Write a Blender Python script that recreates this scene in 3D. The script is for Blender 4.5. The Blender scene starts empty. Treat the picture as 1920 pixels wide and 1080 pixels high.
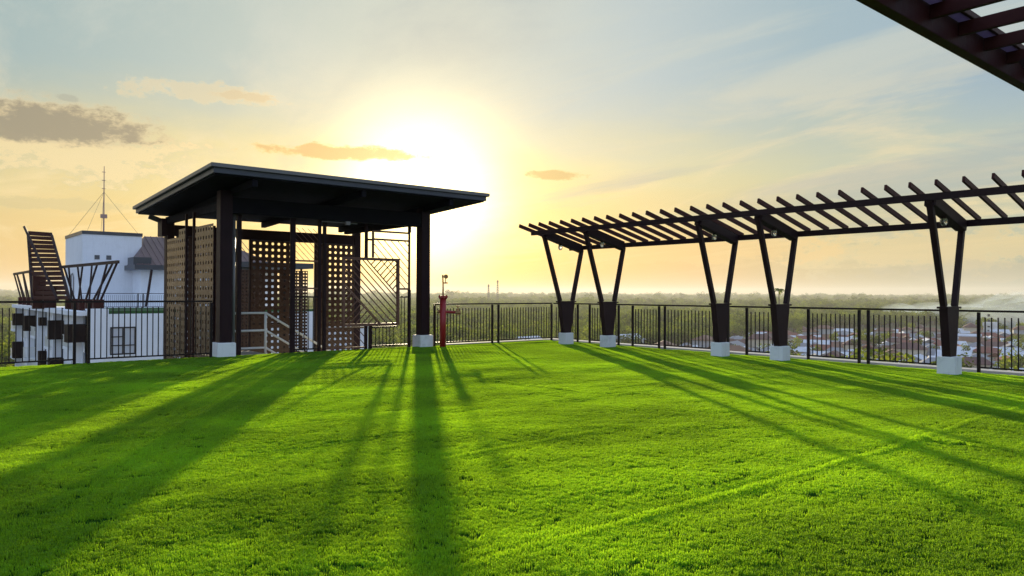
import bpy, bmesh, math, random
from mathutils import Vector, Matrix, noise
random.seed(7)
sc = bpy.context.scene
C = sc.collection
R = math.radians

# ------------------------------------------------------------------ camera
# world: roof corner at the origin, x runs along the back edge, y points away along the side edge, z up
F = 1386.0                       # focal length in pixels of the 1920 px wide photograph
YAW, PITCH, ROLL = R(39.7), math.atan(11 / F), R(0.23)
EYE = Vector((-16.7, -17.9, 1.5))
_f0 = Vector((math.sin(YAW), math.cos(YAW), 0)); _r0 = Vector((math.cos(YAW), -math.sin(YAW), 0)); _u0 = Vector((0, 0, 1))
FW = _f0 * math.cos(PITCH) + _u0 * math.sin(PITCH)
_up = _u0 * math.cos(PITCH) - _f0 * math.sin(PITCH)
RT = _r0 * math.cos(ROLL) + _up * math.sin(ROLL)
UP = _up * math.cos(ROLL) - _r0 * math.sin(ROLL)
cam = bpy.data.objects.new('camera', bpy.data.cameras.new('camera'))
C.objects.link(cam); sc.camera = cam
cam.matrix_world = Matrix.Translation(EYE) @ Matrix((RT, UP, -FW)).transposed().to_4x4()
cam.data.sensor_width = 36; cam.data.lens = 36 * F / 1920
cam.data.clip_start = 0.05; cam.data.clip_end = 30000

def at(x, y, D):                 # a point seen at pixel x, y and D metres deep
    d = FW + RT * ((x - 960) / F) + UP * ((540 - y) / F)
    return EYE + d * D
def col_at(x, D):                # ground position below pixel column x at depth D
    p = at(x, 551, D); return Vector((p.x, p.y, 0))
def z_at(x, y, D): return at(x, y, D).z

# ------------------------------------------------------------------ light
SUN_AZ, SUN_EL = R(32.6), R(7.7)
SD = Vector((math.sin(SUN_AZ) * math.cos(SUN_EL), math.cos(SUN_AZ) * math.cos(SUN_EL), math.sin(SUN_EL)))
sun = bpy.data.objects.new('sun', bpy.data.lights.new('sun', 'SUN'))
C.objects.link(sun)
sun.rotation_euler = SD.to_track_quat('Z', 'Y').to_euler()
sun.data.energy = 5.0; sun.data.angle = R(0.8); sun.data.color = (1.0, 0.83, 0.55)

sc.view_settings.view_transform = 'Standard'; sc.view_settings.look = 'None'
sc.view_settings.exposure = 0.35; sc.view_settings.gamma = 1.0
sc.view_settings.use_curve_mapping = False
sc.cycles.max_bounces = 8; sc.cycles.transparent_max_bounces = 16; sc.cycles.volume_bounces = 0
sc.cycles.use_denoising = True; sc.cycles.denoising_prefilter = 'NONE'
sc.cycles.sample_clamp_indirect = 6.0

def lin(r, g, b, a=1.0):
    f = lambda c: (c / 255 / 12.92) if c / 255 <= 0.04045 else ((c / 255 + 0.055) / 1.055) ** 2.4
    return (f(r), f(g), f(b), a)

class Nodes:
    """small helper to write shader maths as code"""
    def __init__(s, tree): s.t = tree; s.n = tree.nodes; s.l = tree.links
    def new(s, kind, **kw):
        n = s.n.new(kind)
        for k, v in kw.items(): setattr(n, k, v)
        return n
    def put(s, sock, v):
        if isinstance(v, bpy.types.NodeSocket): s.l.new(v, sock)
        elif v is not None: sock.default_value = v
    def m(s, op, a, b=None, c=None, clamp=False):
        n = s.new('ShaderNodeMath', operation=op, use_clamp=clamp)
        s.put(n.inputs[0], a); s.put(n.inputs[1], b)
        if c is not None: s.put(n.inputs[2], c)
        return n.outputs[0]
    def v(s, op, a, b=None):
        n = s.new('ShaderNodeVectorMath', operation=op)
        s.put(n.inputs[0], a); s.put(n.inputs[1], b)
        return n.outputs['Value'] if op in ('DOT_PRODUCT', 'LENGTH') else n.outputs[0]
    def mix(s, f, a, b, mode='MIX'):
        n = s.new('ShaderNodeMix', data_type='RGBA', blend_type=mode)
        s.put(n.inputs[0], f); s.put(n.inputs[6], a); s.put(n.inputs[7], b)
        return n.outputs[2]
    def smooth(s, x, lo, hi, a=0.0, b=1.0):
        n = s.new('ShaderNodeMapRange', interpolation_type='SMOOTHSTEP')
        s.put(n.inputs[0], x); s.put(n.inputs[1], lo); s.put(n.inputs[2], hi); s.put(n.inputs[3], a); s.put(n.inputs[4], b)
        return n.outputs[0]
    def noise(s, vec, scale, detail=4, rough=0.5, dist=0.0):
        n = s.new('ShaderNodeTexNoise'); s.put(n.inputs['Vector'], vec)
        n.inputs['Scale'].default_value = scale; n.inputs['Detail'].default_value = detail
        n.inputs['Roughness'].default_value = rough; n.inputs['Distortion'].default_value = dist
        return n.outputs[0]
    def ramp(s, x, stops):
        n = s.new('ShaderNodeValToRGB'); e = n.color_ramp.elements
        while len(e) < len(stops): e.new(0.5)
        for q, (p, c) in zip(e, stops): q.position = p; q.color = c
        s.put(n.inputs[0], x); return n.outputs[0]
    def comb(s, x, y, z):
        n = s.new('ShaderNodeCombineXYZ'); s.put(n.inputs[0], x); s.put(n.inputs[1], y); s.put(n.inputs[2], z); return n.outputs[0]

# ------------------------------------------------------------------ sky
world = bpy.data.worlds.new("World"); sc.world = world; world.use_nodes = True
w = Nodes(world.node_tree); w.n.clear()
d = w.new('ShaderNodeTexCoord').outputs['Generated']
sep = w.new('ShaderNodeSeparateXYZ'); w.l.new(d, sep.inputs[0]); dx, dy, dz = sep.outputs
DEG = 180 / math.pi
GD = Vector((math.sin(SUN_AZ) * math.cos(R(7.0)), math.cos(SUN_AZ) * math.cos(R(7.0)), math.sin(R(7.0))))   # middle of the burnt-out glow, spread towards the horizon by haze
el = w.m('MULTIPLY', w.m('ARCSINE', dz), DEG)
fwd = w.v('DOT_PRODUCT', d, tuple(_f0)); rgt = w.v('DOT_PRODUCT', d, tuple(_r0))
az = w.m('MULTIPLY', w.m('ARCTAN2', rgt, fwd), DEG)            # degrees east of the roof's diagonal
ang = w.m('MULTIPLY', w.m('ARCCOSINE', w.m('MINIMUM', w.v('DOT_PRODUCT', d, tuple(GD)), 0.99999)), DEG)
azn = w.m('DIVIDE', w.m('ADD', az, 60), 120, clamp=True)
P_ = lambda a: (a + 60) / 120
low = w.ramp(azn, [(P_(-48), lin(214, 178, 122)), (P_(-36), lin(232, 192, 118)), (P_(-7), lin(255, 200, 66)), (P_(5), lin(250, 196, 100)), (P_(15), lin(226, 188, 120)), (P_(24), lin(198, 182, 134)), (P_(36), lin(160, 168, 148))])
mid = w.ramp(azn, [(P_(-48), lin(196, 196, 160)), (P_(-36), lin(222, 205, 146)), (P_(-18), lin(240, 220, 148)), (P_(-7), lin(248, 230, 156)), (P_(8), lin(238, 222, 160)), (P_(20), lin(212, 208, 164)), (P_(36), lin(192, 201, 180))])
top = w.ramp(azn, [(P_(-48), lin(140, 166, 178)), (P_(-36), lin(158, 182, 184)), (P_(-18), lin(186, 200, 194)), (P_(-4), lin(206, 212, 200)), (P_(10), lin(188, 202, 204)), (P_(22), lin(164, 187, 196)), (P_(36), lin(154, 180, 198))])
zen = lin(150, 172, 205)
warp = w.noise(w.v('MULTIPLY', d, (2.2, 2.2, 9.0)), 1.6, 5, 0.55)
elw = w.m('ADD', el, w.m('MULTIPLY', w.m('SUBTRACT', warp, 0.5), 7.0))
sky = w.mix(w.smooth(elw, 0.5, 9.5), low, mid)
sky = w.mix(w.smooth(elw, 6.5, 16.0), sky, top)
sky = w.mix(w.smooth(el, 24.0, 65.0), sky, zen)
# behind the viewer: plain blue evening sky
back = w.mix(w.smooth(el, 0.0, 40.0), (0.44, 0.52, 0.66, 1), (0.33, 0.49, 0.84, 1))
bk = w.smooth(fwd, 0.45, -0.25)
sky = w.mix(bk, sky, w.v('SCALE', back, None))
sky.node.inputs[7].links[0].from_node.inputs['Scale'].default_value = 1.62
# veil of thin cirrus streaks, flattened towards the horizon
plane = w.comb(w.m('DIVIDE', dx, w.m('ADD', w.m('MAXIMUM', dz, 0.0), 0.12)), w.m('DIVIDE', dy, w.m('ADD', w.m('MAXIMUM', dz, 0.0), 0.12)), 0.0)
rotm = w.new('ShaderNodeMapping'); w.l.new(plane, rotm.inputs[0]); rotm.inputs['Rotation'].default_value = (0, 0, R(58)); rotm.inputs['Scale'].default_value = (1.0, 0.42, 1.0)
veil = w.smooth(w.noise(rotm.outputs[0], 1.5, 9, 0.62, 0.9), 0.45, 0.66)
veil_col = w.mix(w.smooth(el, 5.0, 19.0), lin(252, 226, 168), lin(202, 209, 200))
sky = w.mix(w.m('MULTIPLY', w.m('MULTIPLY', veil, 0.68), w.smooth(el, 0.5, 5)), sky, veil_col)
dark = w.smooth(w.noise(rotm.outputs[0], 0.95, 7, 0.58, 0.6), 0.48, 0.66)
sky = w.mix(w.m('MULTIPLY', w.m('MULTIPLY', dark, 0.50), w.smooth(el, 2.0, 7)), sky, lin(150, 166, 178))
# separate clouds: centre azimuth, elevation, half sizes (degrees), body colour, rim colour, strength
cn = w.noise(w.v('MULTIPLY', d, (1, 1, 1.9)), 36, 9, 0.68)
cn2 = w.noise(w.v('MULTIPLY', d, (1, 1, 2.4)), 11, 5, 0.55)
def cloud(sky, px_, py_, hx, hy, body, rim, k=0.9, rough=0.75, flat=0.0):
    a0 = math.degrees(math.atan((px_ - 960) / F)); e0 = math.degrees(math.atan((551 - py_) / F * math.cos(R(a0))))
    s = math.cos(R(a0)) ** 2
    ax = w.m('DIVIDE', w.m('SUBTRACT', az, a0), hx / F * DEG * s)
    ey = w.m('DIVIDE', w.m('SUBTRACT', el, e0), hy / F * DEG * math.cos(R(a0)))
    if flat: ey = w.m('MAXIMUM', ey, w.m('MULTIPLY', ey, -flat))       # flat base: the lower half falls off sooner
    rr = w.m('SQRT', w.m('ADD', w.m('MULTIPLY', ax, ax), w.m('MULTIPLY', ey, ey)))
    q = w.m('SUBTRACT', 1.0, rr)
    q = w.m('ADD', q, w.m('MULTIPLY', w.m('SUBTRACT', cn, 0.5), rough * 2))
    q = w.m('ADD', q, w.m('MULTIPLY', w.m('SUBTRACT', cn2, 0.5), rough * 1.5))
    m = w.smooth(q, 0.0, 0.36)
    c = w.mix(w.smooth(w.m('ADD', q, w.m('MULTIPLY', w.m('SUBTRACT', cn, 0.5), 0.6)), 0.03, 0.46), rim, body)
    return w.mix(w.m('MULTIPLY', m, k), sky, c)
sky = cloud(sky, 130, 288, 270, 58, lin(243, 220, 166), lin(205, 198, 160), 0.8, 1.2)
sky = cloud(sky, 80, 246, 262, 62, lin(150, 140, 118), lin(230, 206, 158), 0.96, 0.52, 1.9)
sky = cloud(sky, 385, 174, 140, 20, lin(230, 210, 166), lin(238, 220, 174), 0.55, 1.35)
sky = cloud(sky, 455, 181, 60, 9, lin(214, 188, 142), lin(232, 210, 160), 0.5, 1.2)
sky = cloud(sky, 125, 186, 26, 8, lin(168, 170, 155), lin(190, 190, 168), 0.7, 0.8)
sky = cloud(sky, 1720, 468, 330, 42, lin(226, 204, 148), lin(222, 208, 158), 0.75, 1.25)
sky = cloud(sky, 1830, 505, 300, 22, lin(188, 180, 150), lin(205, 190, 150), 0.6, 0.9)
sky = cloud(sky, 1500, 395, 300, 20, lin(196, 194, 160), lin(215, 206, 160), 0.5, 1.0)
sky = cloud(sky, 1300, 470, 330, 26, lin(246, 205, 130), lin(240, 208, 140), 0.45, 1.1)
sky = cloud(sky, 60, 385, 240, 15, lin(206, 190, 138), lin(226, 206, 146), 0.55, 0.9)
# glow round the low sun
def gauss(sig): return w.m('EXPONENT', w.m('MULTIPLY', w.m('POWER', w.m('DIVIDE', ang, sig), 2.0), -1.0))
def expo(sig): return w.m('EXPONENT', w.m('DIVIDE', ang, -sig))
def addglow(sky, fac, colr, k):
    return w.v('ADD', sky, w.v('MULTIPLY', colr, w.comb(w.m('MULTIPLY', fac, k), w.m('MULTIPLY', fac, k), w.m('MULTIPLY', fac, k))))
core = w.m('EXPONENT', w.m('MULTIPLY', w.m('POWER', w.m('DIVIDE', ang, 5.7), 2.8), -1.0))
sky = addglow(sky, core, (1.0, 0.92, 0.60), 1.9)
sky = addglow(sky, gauss(7.4), (1.0, 0.72, 0.08), 0.56)
sky = addglow(sky, expo(7.5), (1.0, 0.82, 0.45), 0.10)
sky = cloud(sky, 632, 287, 165, 15, lin(222, 176, 104), lin(250, 216, 130), 0.85, 0.85)
sky = cloud(sky, 1033, 327, 58, 10, lin(205, 166, 96), lin(240, 206, 126), 0.7, 0.9)
nish = w.new('ShaderNodeTexSky', sky_type='NISHITA', sun_disc=False, sun_elevation=SUN_EL, sun_rotation=SUN_AZ, altitude=60, air_density=1.2, dust_density=2.0)
sky = w.v('ADD', w.v('MULTIPLY', nish.outputs[0], (0.07, 0.07, 0.07)), w.v('MULTIPLY', sky, (6.9, 6.9, 6.9)))
bg = w.new('ShaderNodeBackground'); w.l.new(sky, bg.inputs[0]); bg.inputs[1].default_value = 0.105
wo = w.new('ShaderNodeOutputWorld'); w.l.new(bg.outputs[0], wo.inputs[0])
world.cycles.sampling_method = 'MANUAL'; world.cycles.sample_map_resolution = 1024

# ------------------------------------------------------------------ mesh helpers
class MB:
    """collects boxes, bars, tubes; build() links them as ONE mesh object"""
    def __init__(s): s.v = []; s.f = []; s.mi = []; s.cur = 0
    def add(s, vs, fs):
        b = len(s.v); s.v += [tuple(p) for p in vs]
        for f in fs: s.f.append(tuple(i + b for i in f)); s.mi.append(s.cur)
        return s
    def box(s, x0, x1, y0, y1, z0, z1):
        x0, x1 = min(x0, x1), max(x0, x1); y0, y1 = min(y0, y1), max(y0, y1); z0, z1 = min(z0, z1), max(z0, z1)
        v = [(x0, y0, z0), (x1, y0, z0), (x1, y1, z0), (x0, y1, z0), (x0, y0, z1), (x1, y0, z1), (x1, y1, z1), (x0, y1, z1)]
        return s.add(v, [(0, 3, 2, 1), (4, 5, 6, 7), (0, 1, 5, 4), (1, 2, 6, 5), (2, 3, 7, 6), (3, 0, 4, 7)])
    def hexa(s, lo, hi):         # four lower and four upper corners, both counter-clockwise
        return s.add(list(lo) + list(hi), [(0, 3, 2, 1), (4, 5, 6, 7), (0, 1, 5, 4), (1, 2, 6, 5), (2, 3, 7, 6), (3, 0, 4, 7)])
    def bar(s, a, b, w_, h_, side=None):    # rectangular bar from a to b; side = direction of the width
        a, b = Vector(a), Vector(b); t = (b - a).normalized()
        if side is None:
            side = t.cross(Vector((0, 0, 1)))
            if side.length < 1e-3: side = Vector((1, 0, 0))
        side = Vector(side); side = (side - t * side.dot(t)).normalized(); u = side.cross(t).normalized()
        q = [(-1, -1), (1, -1), (1, 1), (-1, 1)]
        lo = [a + side * (w_ / 2 * i) + u * (h_ / 2 * j) for i, j in q]; hi = [b + side * (w_ / 2 * i) + u * (h_ / 2 * j) for i, j in q]
        return s.hexa(lo, hi)
    def tube(s, pts, r, n=10, cap=True):
        pts = [Vector(p) for p in pts]; rs = r if isinstance(r, (list, tuple)) else [r] * len(pts)
        vs = []; fs = []; prev = None
        for i, p in enumerate(pts):
            t = (pts[min(i + 1, len(pts) - 1)] - pts[max(i - 1, 0)]).normalized()
            if prev is None:
                prev = t.orthogonal().normalized()
            prev = (prev - t * prev.dot(t)).normalized(); q = t.cross(prev)
            for k in range(n):
                a = 2 * math.pi * k / n; vs.append(p + (prev * math.cos(a) + q * math.sin(a)) * rs[i])
        for i in range(len(pts) - 1):
            for k in range(n):
                fs.append((i * n + k, i * n + (k + 1) % n, (i + 1) * n + (k + 1) % n, (i + 1) * n + k))
        if cap: fs.append(tuple(range(n - 1, -1, -1))); fs.append(tuple((len(pts) - 1) * n + k for k in range(n)))
        return s.add(vs, fs)
    def build(s, name, mat, parent=None, bevel=0.0, smooth=False, mats=None):
        me = bpy.data.meshes.new(name); me.from_pydata(s.v, [], s.f)
        for q in (mats or [mat]): me.materials.append(q)
        if mats: me.polygons.foreach_set('material_index', s.mi)
        if bevel:
            bm = bmesh.new(); bm.from_mesh(me)
            bmesh.ops.bevel(bm, geom=bm.edges[:], offset=bevel, segments=2, affect='EDGES', clamp_overlap=True)
            bm.to_mesh(me); bm.free()
        if smooth: me.polygons.foreach_set('use_smooth', [True] * len(me.polygons))
        me.update()
        o = bpy.data.objects.new(name, me); C.objects.link(o)
        if parent:
            o.parent = parent; o.matrix_parent_inverse = Matrix.Translation(-parent.location) if not parent.get('_abs') else Matrix()
        return o

def tag(o, label=None, cat=None, group=None, kind=None):
    if label: o['label'] = label
    if cat: o['category'] = cat
    if group: o['group'] = group
    if kind: o['kind'] = kind
    return o
def thing(name, loc, label, cat, group=None):
    o = bpy.data.objects.new(name, None); C.objects.link(o); o.location = loc; o.empty_display_size = 0.2
    return tag(o, label, cat, group)
def copy_tree(o, parent=None):
    c = o.copy(); C.objects.link(c)
    if parent: c.parent = parent
    for ch in o.children: copy_tree(ch, c)
    return c

# ------------------------------------------------------------------ materials
def material(name, col, rough=0.6, metal=0.0, var=0.15, scale=3.0, bump=0.0, bscale=60.0, spec=0.5, streak=None, dirt=None):
    m = bpy.data.materials.new(name); m.use_nodes = True
    n = Nodes(m.node_tree); b = n.n['Principled BSDF']
    pos = n.new('ShaderNodeNewGeometry').outputs['Position']
    f = n.noise(pos, scale, 5, 0.6)
    c = n.mix(f, tuple(x * (1 - var) for x in col) + (1,), tuple(min(1, x * (1 + var)) for x in col) + (1,))
    if streak:      # rain streaks running down
        g = n.noise(n.v('MULTIPLY', pos, (9, 9, 0.5)), 1.0, 5, 0.65)
        c = n.mix(n.m('MULTIPLY', n.smooth(g, 0.5, 0.78), streak), c, tuple(x * 0.45 for x in col) + (1,))
    if dirt:
        g = n.noise(pos, dirt[1], 6, 0.7)
        c = n.mix(n.m('MULTIPLY', n.smooth(g, 0.48, 0.75), dirt[0]), c, (0.10, 0.085, 0.06, 1))
    n.l.new(c, b.inputs['Base Color'])
    b.inputs['Metallic'].default_value = metal; b.inputs['Specular IOR Level'].default_value = spec
    n.l.new(n.m('ADD', rough - 0.08, n.m('MULTIPLY', n.noise(pos, scale * 4, 3), 0.16)), b.inputs['Roughness'])
    if bump:
        bp = n.new('ShaderNodeBump'); bp.inputs['Strength'].default_value = bump; bp.inputs['Distance'].default_value = 0.02
        n.l.new(n.noise(pos, bscale, 4), bp.inputs['Height']); n.l.new(bp.outputs[0], b.inputs['Normal'])
    return m
M = {}
M['steel'] = material('dark_brown_steel', (0.020, 0.0075, 0.0095), 0.5, 0, 0.35, 2.5, 0.05, 40, spec=0.15)
M['timber'] = material('stained_timber', (0.046, 0.0085, 0.0075), 0.55, 0, 0.4, 4, 0.1, 30, spec=0.13)
M['rail'] = material('rail_paint', (0.014, 0.008, 0.008), 0.45, 0, 0.3, 3, spec=0.18)
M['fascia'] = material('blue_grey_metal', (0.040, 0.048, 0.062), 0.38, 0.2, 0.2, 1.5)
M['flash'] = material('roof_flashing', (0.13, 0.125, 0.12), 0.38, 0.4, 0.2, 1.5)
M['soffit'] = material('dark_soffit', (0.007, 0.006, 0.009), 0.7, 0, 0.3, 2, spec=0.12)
M['screen'] = material('perforated_sheet', (0.050, 0.021, 0.010), 0.28, 0.0, 0.25, 1.2, 0.03, 20, spec=0.28)
M['pipe_grey'] = material('grey_pipe', (0.20, 0.19, 0.19), 0.4, 0.2)
M['roof_turf'] = material('roof_turf', (0.020, 0.075, 0.012), 0.9, 0, 0.4, 3, 0.6, 60)
M['white'] = material('white_paint', (0.78, 0.78, 0.77), 0.7, 0, 0.05, 3, 0.15, 50, streak=0.15, dirt=(0.28, 2.2))
M['handrail'] = material('cream_rail_paint', (0.74, 0.74, 0.68), 0.4, 0, 0.06, 4)
M['red'] = material('red_paint', (0.32, 0.010, 0.013), 0.45, 0, 0.2, 6, dirt=(0.15, 8))
M['brass'] = material('old_brass', (0.30, 0.17, 0.07), 0.38, 0.8, 0.3, 20)
M['concrete'] = material('concrete', (0.33, 0.31, 0.29), 0.85, 0, 0.2, 2, 0.4, 40, dirt=(0.4, 3))
M['wall'] = material('white_wall', (0.80, 0.815, 0.84), 0.8, 0, 0.05, 0.7, 0.08, 10, streak=0.16, dirt=(0.09, 0.8))
M['wall_cream'] = material('cream_wall', (0.62, 0.57, 0.48), 0.8, 0, 0.1, 0.7, 0.08, 10, dirt=(0.15, 0.8))
M['balcony'] = material('dark_balcony', (0.016, 0.008, 0.007), 0.65, 0, 0.3, 1, spec=0.12)
M['glass'] = material('dark_glass', (0.05, 0.06, 0.075), 0.1, 0, 0.3, 1.0)
M['curtain'] = material('curtain', (0.50, 0.52, 0.55), 0.6, 0, 0.1, 3)
M['frame'] = material('window_frame', (0.015, 0.015, 0.018), 0.4)
M['lattice'] = material('lattice_glare_brown', (0.135, 0.055, 0.036), 0.4, 0.1, 0.3, 3)  # brown made paler than the steel: glare of the low sun in the colour
M['mauve'] = material('mauve_roof_sheet', (0.14, 0.085, 0.085), 0.45, 0.3, 0.3, 0.6)
M['mast'] = material('mast_paint', (0.42, 0.26, 0.22), 0.5)
M['wire'] = material('guy_wire', (0.08, 0.08, 0.08), 0.5)
M['sheet'] = bpy.data.materials.new('milky_sheet'); M['sheet'].use_nodes = True
_n = Nodes(M['sheet'].node_tree); _n.n.clear(); _t = _n.new('ShaderNodeBsdfTranslucent'); _o = _n.new('ShaderNodeOutputMaterial')
_n.l.new(_n.mix(_n.noise(_n.new('ShaderNodeNewGeometry').outputs['Position'], 5, 4), (0.22, 0.17, 0.23, 1), (0.30, 0.24, 0.30, 1)), _t.inputs[0]); _n.l.new(_t.outputs[0], _o.inputs[0])

def glass_mat(name, col, rough=0.05):
    m = bpy.data.materials.new(name); m.use_nodes = True
    n = Nodes(m.node_tree); b = n.n['Principled BSDF']
    b.inputs['Base Color'].default_value = col + (1,); b.inputs['Roughness'].default_value = rough
    b.inputs['Transmission Weight'].default_value = 0.9
    return m
M['lamp_glass'] = glass_mat('lamp_glass', (0.85, 0.82, 0.7), 0.15)

# ------------------------------------------------------------------ lawn on the roof
SEAMS = [-5.05, -7.45, -9.8, -12.2, -14.6]
def lawn_z(x, y):
    z = 0.020 * noise.noise(Vector((x * 0.55, y * 0.8, 1.3))) + 0.014 * noise.noise(Vector((x * 1.3, y * 2.2, 4.7))) + 0.006 * noise.noise(Vector((x * 3.4, y * 5.0, 9.1)))
    for i, s in enumerate(SEAMS):
        wv = 0.10 * noise.noise(Vector((x * 0.25, i * 7.0, 0.5)))
        q = y - s - wv
        amp = (0.45 + 0.9 * noise.noise(Vector((x * 0.32 + 5, i * 3.1, 2.2))))
        if i == 4: amp += 0.75
        amp = max(0.15, amp)
        z += amp * (0.0095 * math.exp(-((q + 0.03) / 0.036) ** 2) - 0.018 * math.exp(-((q - 0.03) / 0.02) ** 2))
    for xs, y0, y1 in ((-8.3, -18.5, -14.6), (-8.6, -9.8, -7.4)):     # cross joints
        if y0 < y < y1: z += -0.02 * math.exp(-((x - xs) / 0.04) ** 2) + 0.012 * math.exp(-((x - xs + 0.1) / 0.06) ** 2)
    edge = min(1.0, max(0.0, (-0.2 - y) / 1.0), max(0.0, (-0.3 - x) / 1.0))
    return z * (0.2 + 0.8 * min(1, edge)) + 0.0
X0, X1, Y0, Y1 = -30.0, -0.50, -30.0, -0.17
def green(name, diff, trans, back):
    m = bpy.data.materials.new(name); m.use_nodes = True
    n = Nodes(m.node_tree); n.n.clear()
    g = n.new('ShaderNodeNewGeometry'); pos = g.outputs['Position']
    big = n.smooth(n.noise(pos, 0.45, 5, 0.6), 0.32, 0.68); rnd = g.outputs['Random Per Island'] if back else n.noise(pos, 60, 3)
    k = n.m('ADD', n.m('MULTIPLY', rnd, 0.6), n.m('MULTIPLY', big, 0.4))
    cd = n.mix(k, tuple(x * 0.4 for x in diff) + (1,), tuple(min(1, x * 1.4) for x in diff[:1]) + (diff[1] * 1.35, diff[2] * 1.2, 1))
    out = n.new('ShaderNodeOutputMaterial')
    df = n.new('ShaderNodeBsdfDiffuse'); n.l.new(cd, df.inputs[0])
    if not back: n.l.new(df.outputs[0], out.inputs[0]); return m
    ct = n.mix(k, tuple(x * 0.30 for x in trans) + (1,), (min(1, trans[0] * 1.9), min(1, trans[1] * 1.65), trans[2], 1))
    tr = n.new('ShaderNodeBsdfTranslucent'); n.l.new(ct, tr.inputs[0])
    ad = n.new('ShaderNodeAddShader'); n.l.new(df.outputs[0], ad.inputs[0]); n.l.new(tr.outputs[0], ad.inputs[1])
    gl = n.new('ShaderNodeBsdfGlossy'); gl.inputs[0].default_value = (0.8, 0.9, 0.6, 1); gl.inputs[1].default_value = 0.42
    mx = n.new('ShaderNodeMixShader'); mx.inputs[0].default_value = back
    n.l.new(ad.outputs[0], mx.inputs[1]); n.l.new(gl.outputs[0], mx.inputs[2]); n.l.new(mx.outputs[0], out.inputs[0])
    return m
M['turf'] = green('turf_backing', (0.015, 0.06, 0.006), None, 0)
M['blade'] = green('turf_blade', (0.005, 0.070, 0.004), (0.240, 0.450, 0.014), 0.035)
me = bpy.data.meshes.new('lawn'); vs = []; fs = []
NX, NY = 180, 300
for j in range(NY + 1):
    for i in range(NX + 1):
        x = X0 + (X1 - X0) * i / NX; y = Y0 + (Y1 - Y0) * j / NY
        vs.append((x, y, lawn_z(x, y) - 0.010))
for j in range(NY):
    for i in range(NX):
        a = j * (NX + 1) + i; fs.append((a, a + 1, a + NX + 2, a + NX + 1))
me.from_pydata(vs, [], fs); me.materials.append(M['turf']); me.polygons.foreach_set('use_smooth', [True] * len(fs))
o = bpy.data.objects.new('lawn', me); C.objects.link(o); tag(o, kind='structure')

def patch_mesh(k, size=0.15, count=440):
    rnd = random.Random(k); vs = []; fs = []
    tufts = [(rnd.uniform(-size / 2, size / 2), rnd.uniform(-size / 2, size / 2), rnd.uniform(0.75, 1.2), rnd.uniform(0, 6.28)) for _ in range(34)]
    for _ in range(count):
        t = rnd.choice(tufts)
        x = t[0] + rnd.gauss(0, 0.014); y = t[1] + rnd.gauss(0, 0.014)
        h = rnd.uniform(0.0065, 0.0115) * t[2]; wd = rnd.uniform(0.0011, 0.0019)
        a = rnd.uniform(0, math.pi); lean = rnd.uniform(0.1, 0.9); la = t[3] + rnd.gauss(0, 0.8)
        ca, sa = math.cos(a) * wd, math.sin(a) * wd
        lx, ly = math.cos(la) * h * lean, math.sin(la) * h * lean
        b = len(vs)
        vs += [(x - ca, y - sa, -0.012), (x + ca, y + sa, -0.012), (x + ca * 0.8 + lx * 0.35, y + sa * 0.8 + ly * 0.35, h * 0.6), (x - ca * 0.8 + lx * 0.35, y - sa * 0.8 + ly * 0.35, h * 0.6), (x + lx, y + ly, h)]
        fs += [(b, b + 1, b + 2, b + 3), (b + 3, b + 2, b + 4)]
    me = bpy.data.meshes.new('grass_patch'); me.from_pydata(vs, [], fs); me.materials.append(M['blade'])
    return bpy.data.objects.new('grass_patch', me)       # source only, never linked to the scene

def scatter(name, pts, rot, scl, sources, label, cat, kind='stuff', picks=None):
    """one object whose points carry copies of a few source meshes (for what nobody could count)"""
    me = bpy.data.meshes.new(name); me.from_pydata(pts, [], [])
    def attr(nm, typ, key, data):
        a = me.attributes.new(nm, typ, 'POINT'); a.data.foreach_set(key, data)
    attr('rot', 'FLOAT', 'value', rot)
    attr('scl', 'FLOAT_VECTOR', 'vector', [c for t in scl for c in t])
    attr('pick', 'INT', 'value', [random.randrange(*(picks[i] if picks else (0, len(sources)))) for i in range(len(pts))])
    o = bpy.data.objects.new(name, me); C.objects.link(o)
    ng = bpy.data.node_groups.new(name, 'GeometryNodeTree')
    ng.interface.new_socket('Geometry', in_out='INPUT', socket_type='NodeSocketGeometry')
    ng.interface.new_socket('Geometry', in_out='OUTPUT', socket_type='NodeSocketGeometry')
    N = ng.nodes; L = ng.links
    gi = N.new('NodeGroupInput'); go = N.new('NodeGroupOutput'); jn = N.new('GeometryNodeJoinGeometry')
    def named(nm, t):
        q = N.new('GeometryNodeInputNamedAttribute'); q.data_type = t; q.inputs[0].default_value = nm
        return [s for s in q.outputs if s.enabled and s.name == 'Attribute'][0]
    cx = N.new('ShaderNodeCombineXYZ'); L.new(named('rot', 'FLOAT'), cx.inputs[2])
    sv = named('scl', 'FLOAT_VECTOR'); pk = named('pick', 'INT')
    for i, so in enumerate(sources):
        oi = N.new('GeometryNodeObjectInfo'); oi.inputs[0].default_value = so; oi.inputs[1].default_value = True
        cmp = N.new('FunctionNodeCompare'); cmp.data_type = 'INT'; cmp.operation = 'EQUAL'
        ii = [s for s in cmp.inputs if s.enabled]
        L.new(pk, ii[0]); ii[1].default_value = i
        ip = N.new('GeometryNodeInstanceOnPoints')
        L.new(gi.outputs[0], ip.inputs['Points']); L.new(cmp.outputs[0], ip.inputs['Selection']); L.new(oi.outputs['Geometry'], ip.inputs['Instance'])
        L.new(cx.outputs[0], ip.inputs['Rotation']); L.new(sv, ip.inputs['Scale']); L.new(ip.outputs[0], jn.inputs[0])
    L.new(jn.outputs[0], go.inputs[0])
    md = o.modifiers.new('scatter', 'NODES'); md.node_group = ng
    return tag(o, label, cat, kind=kind)

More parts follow.
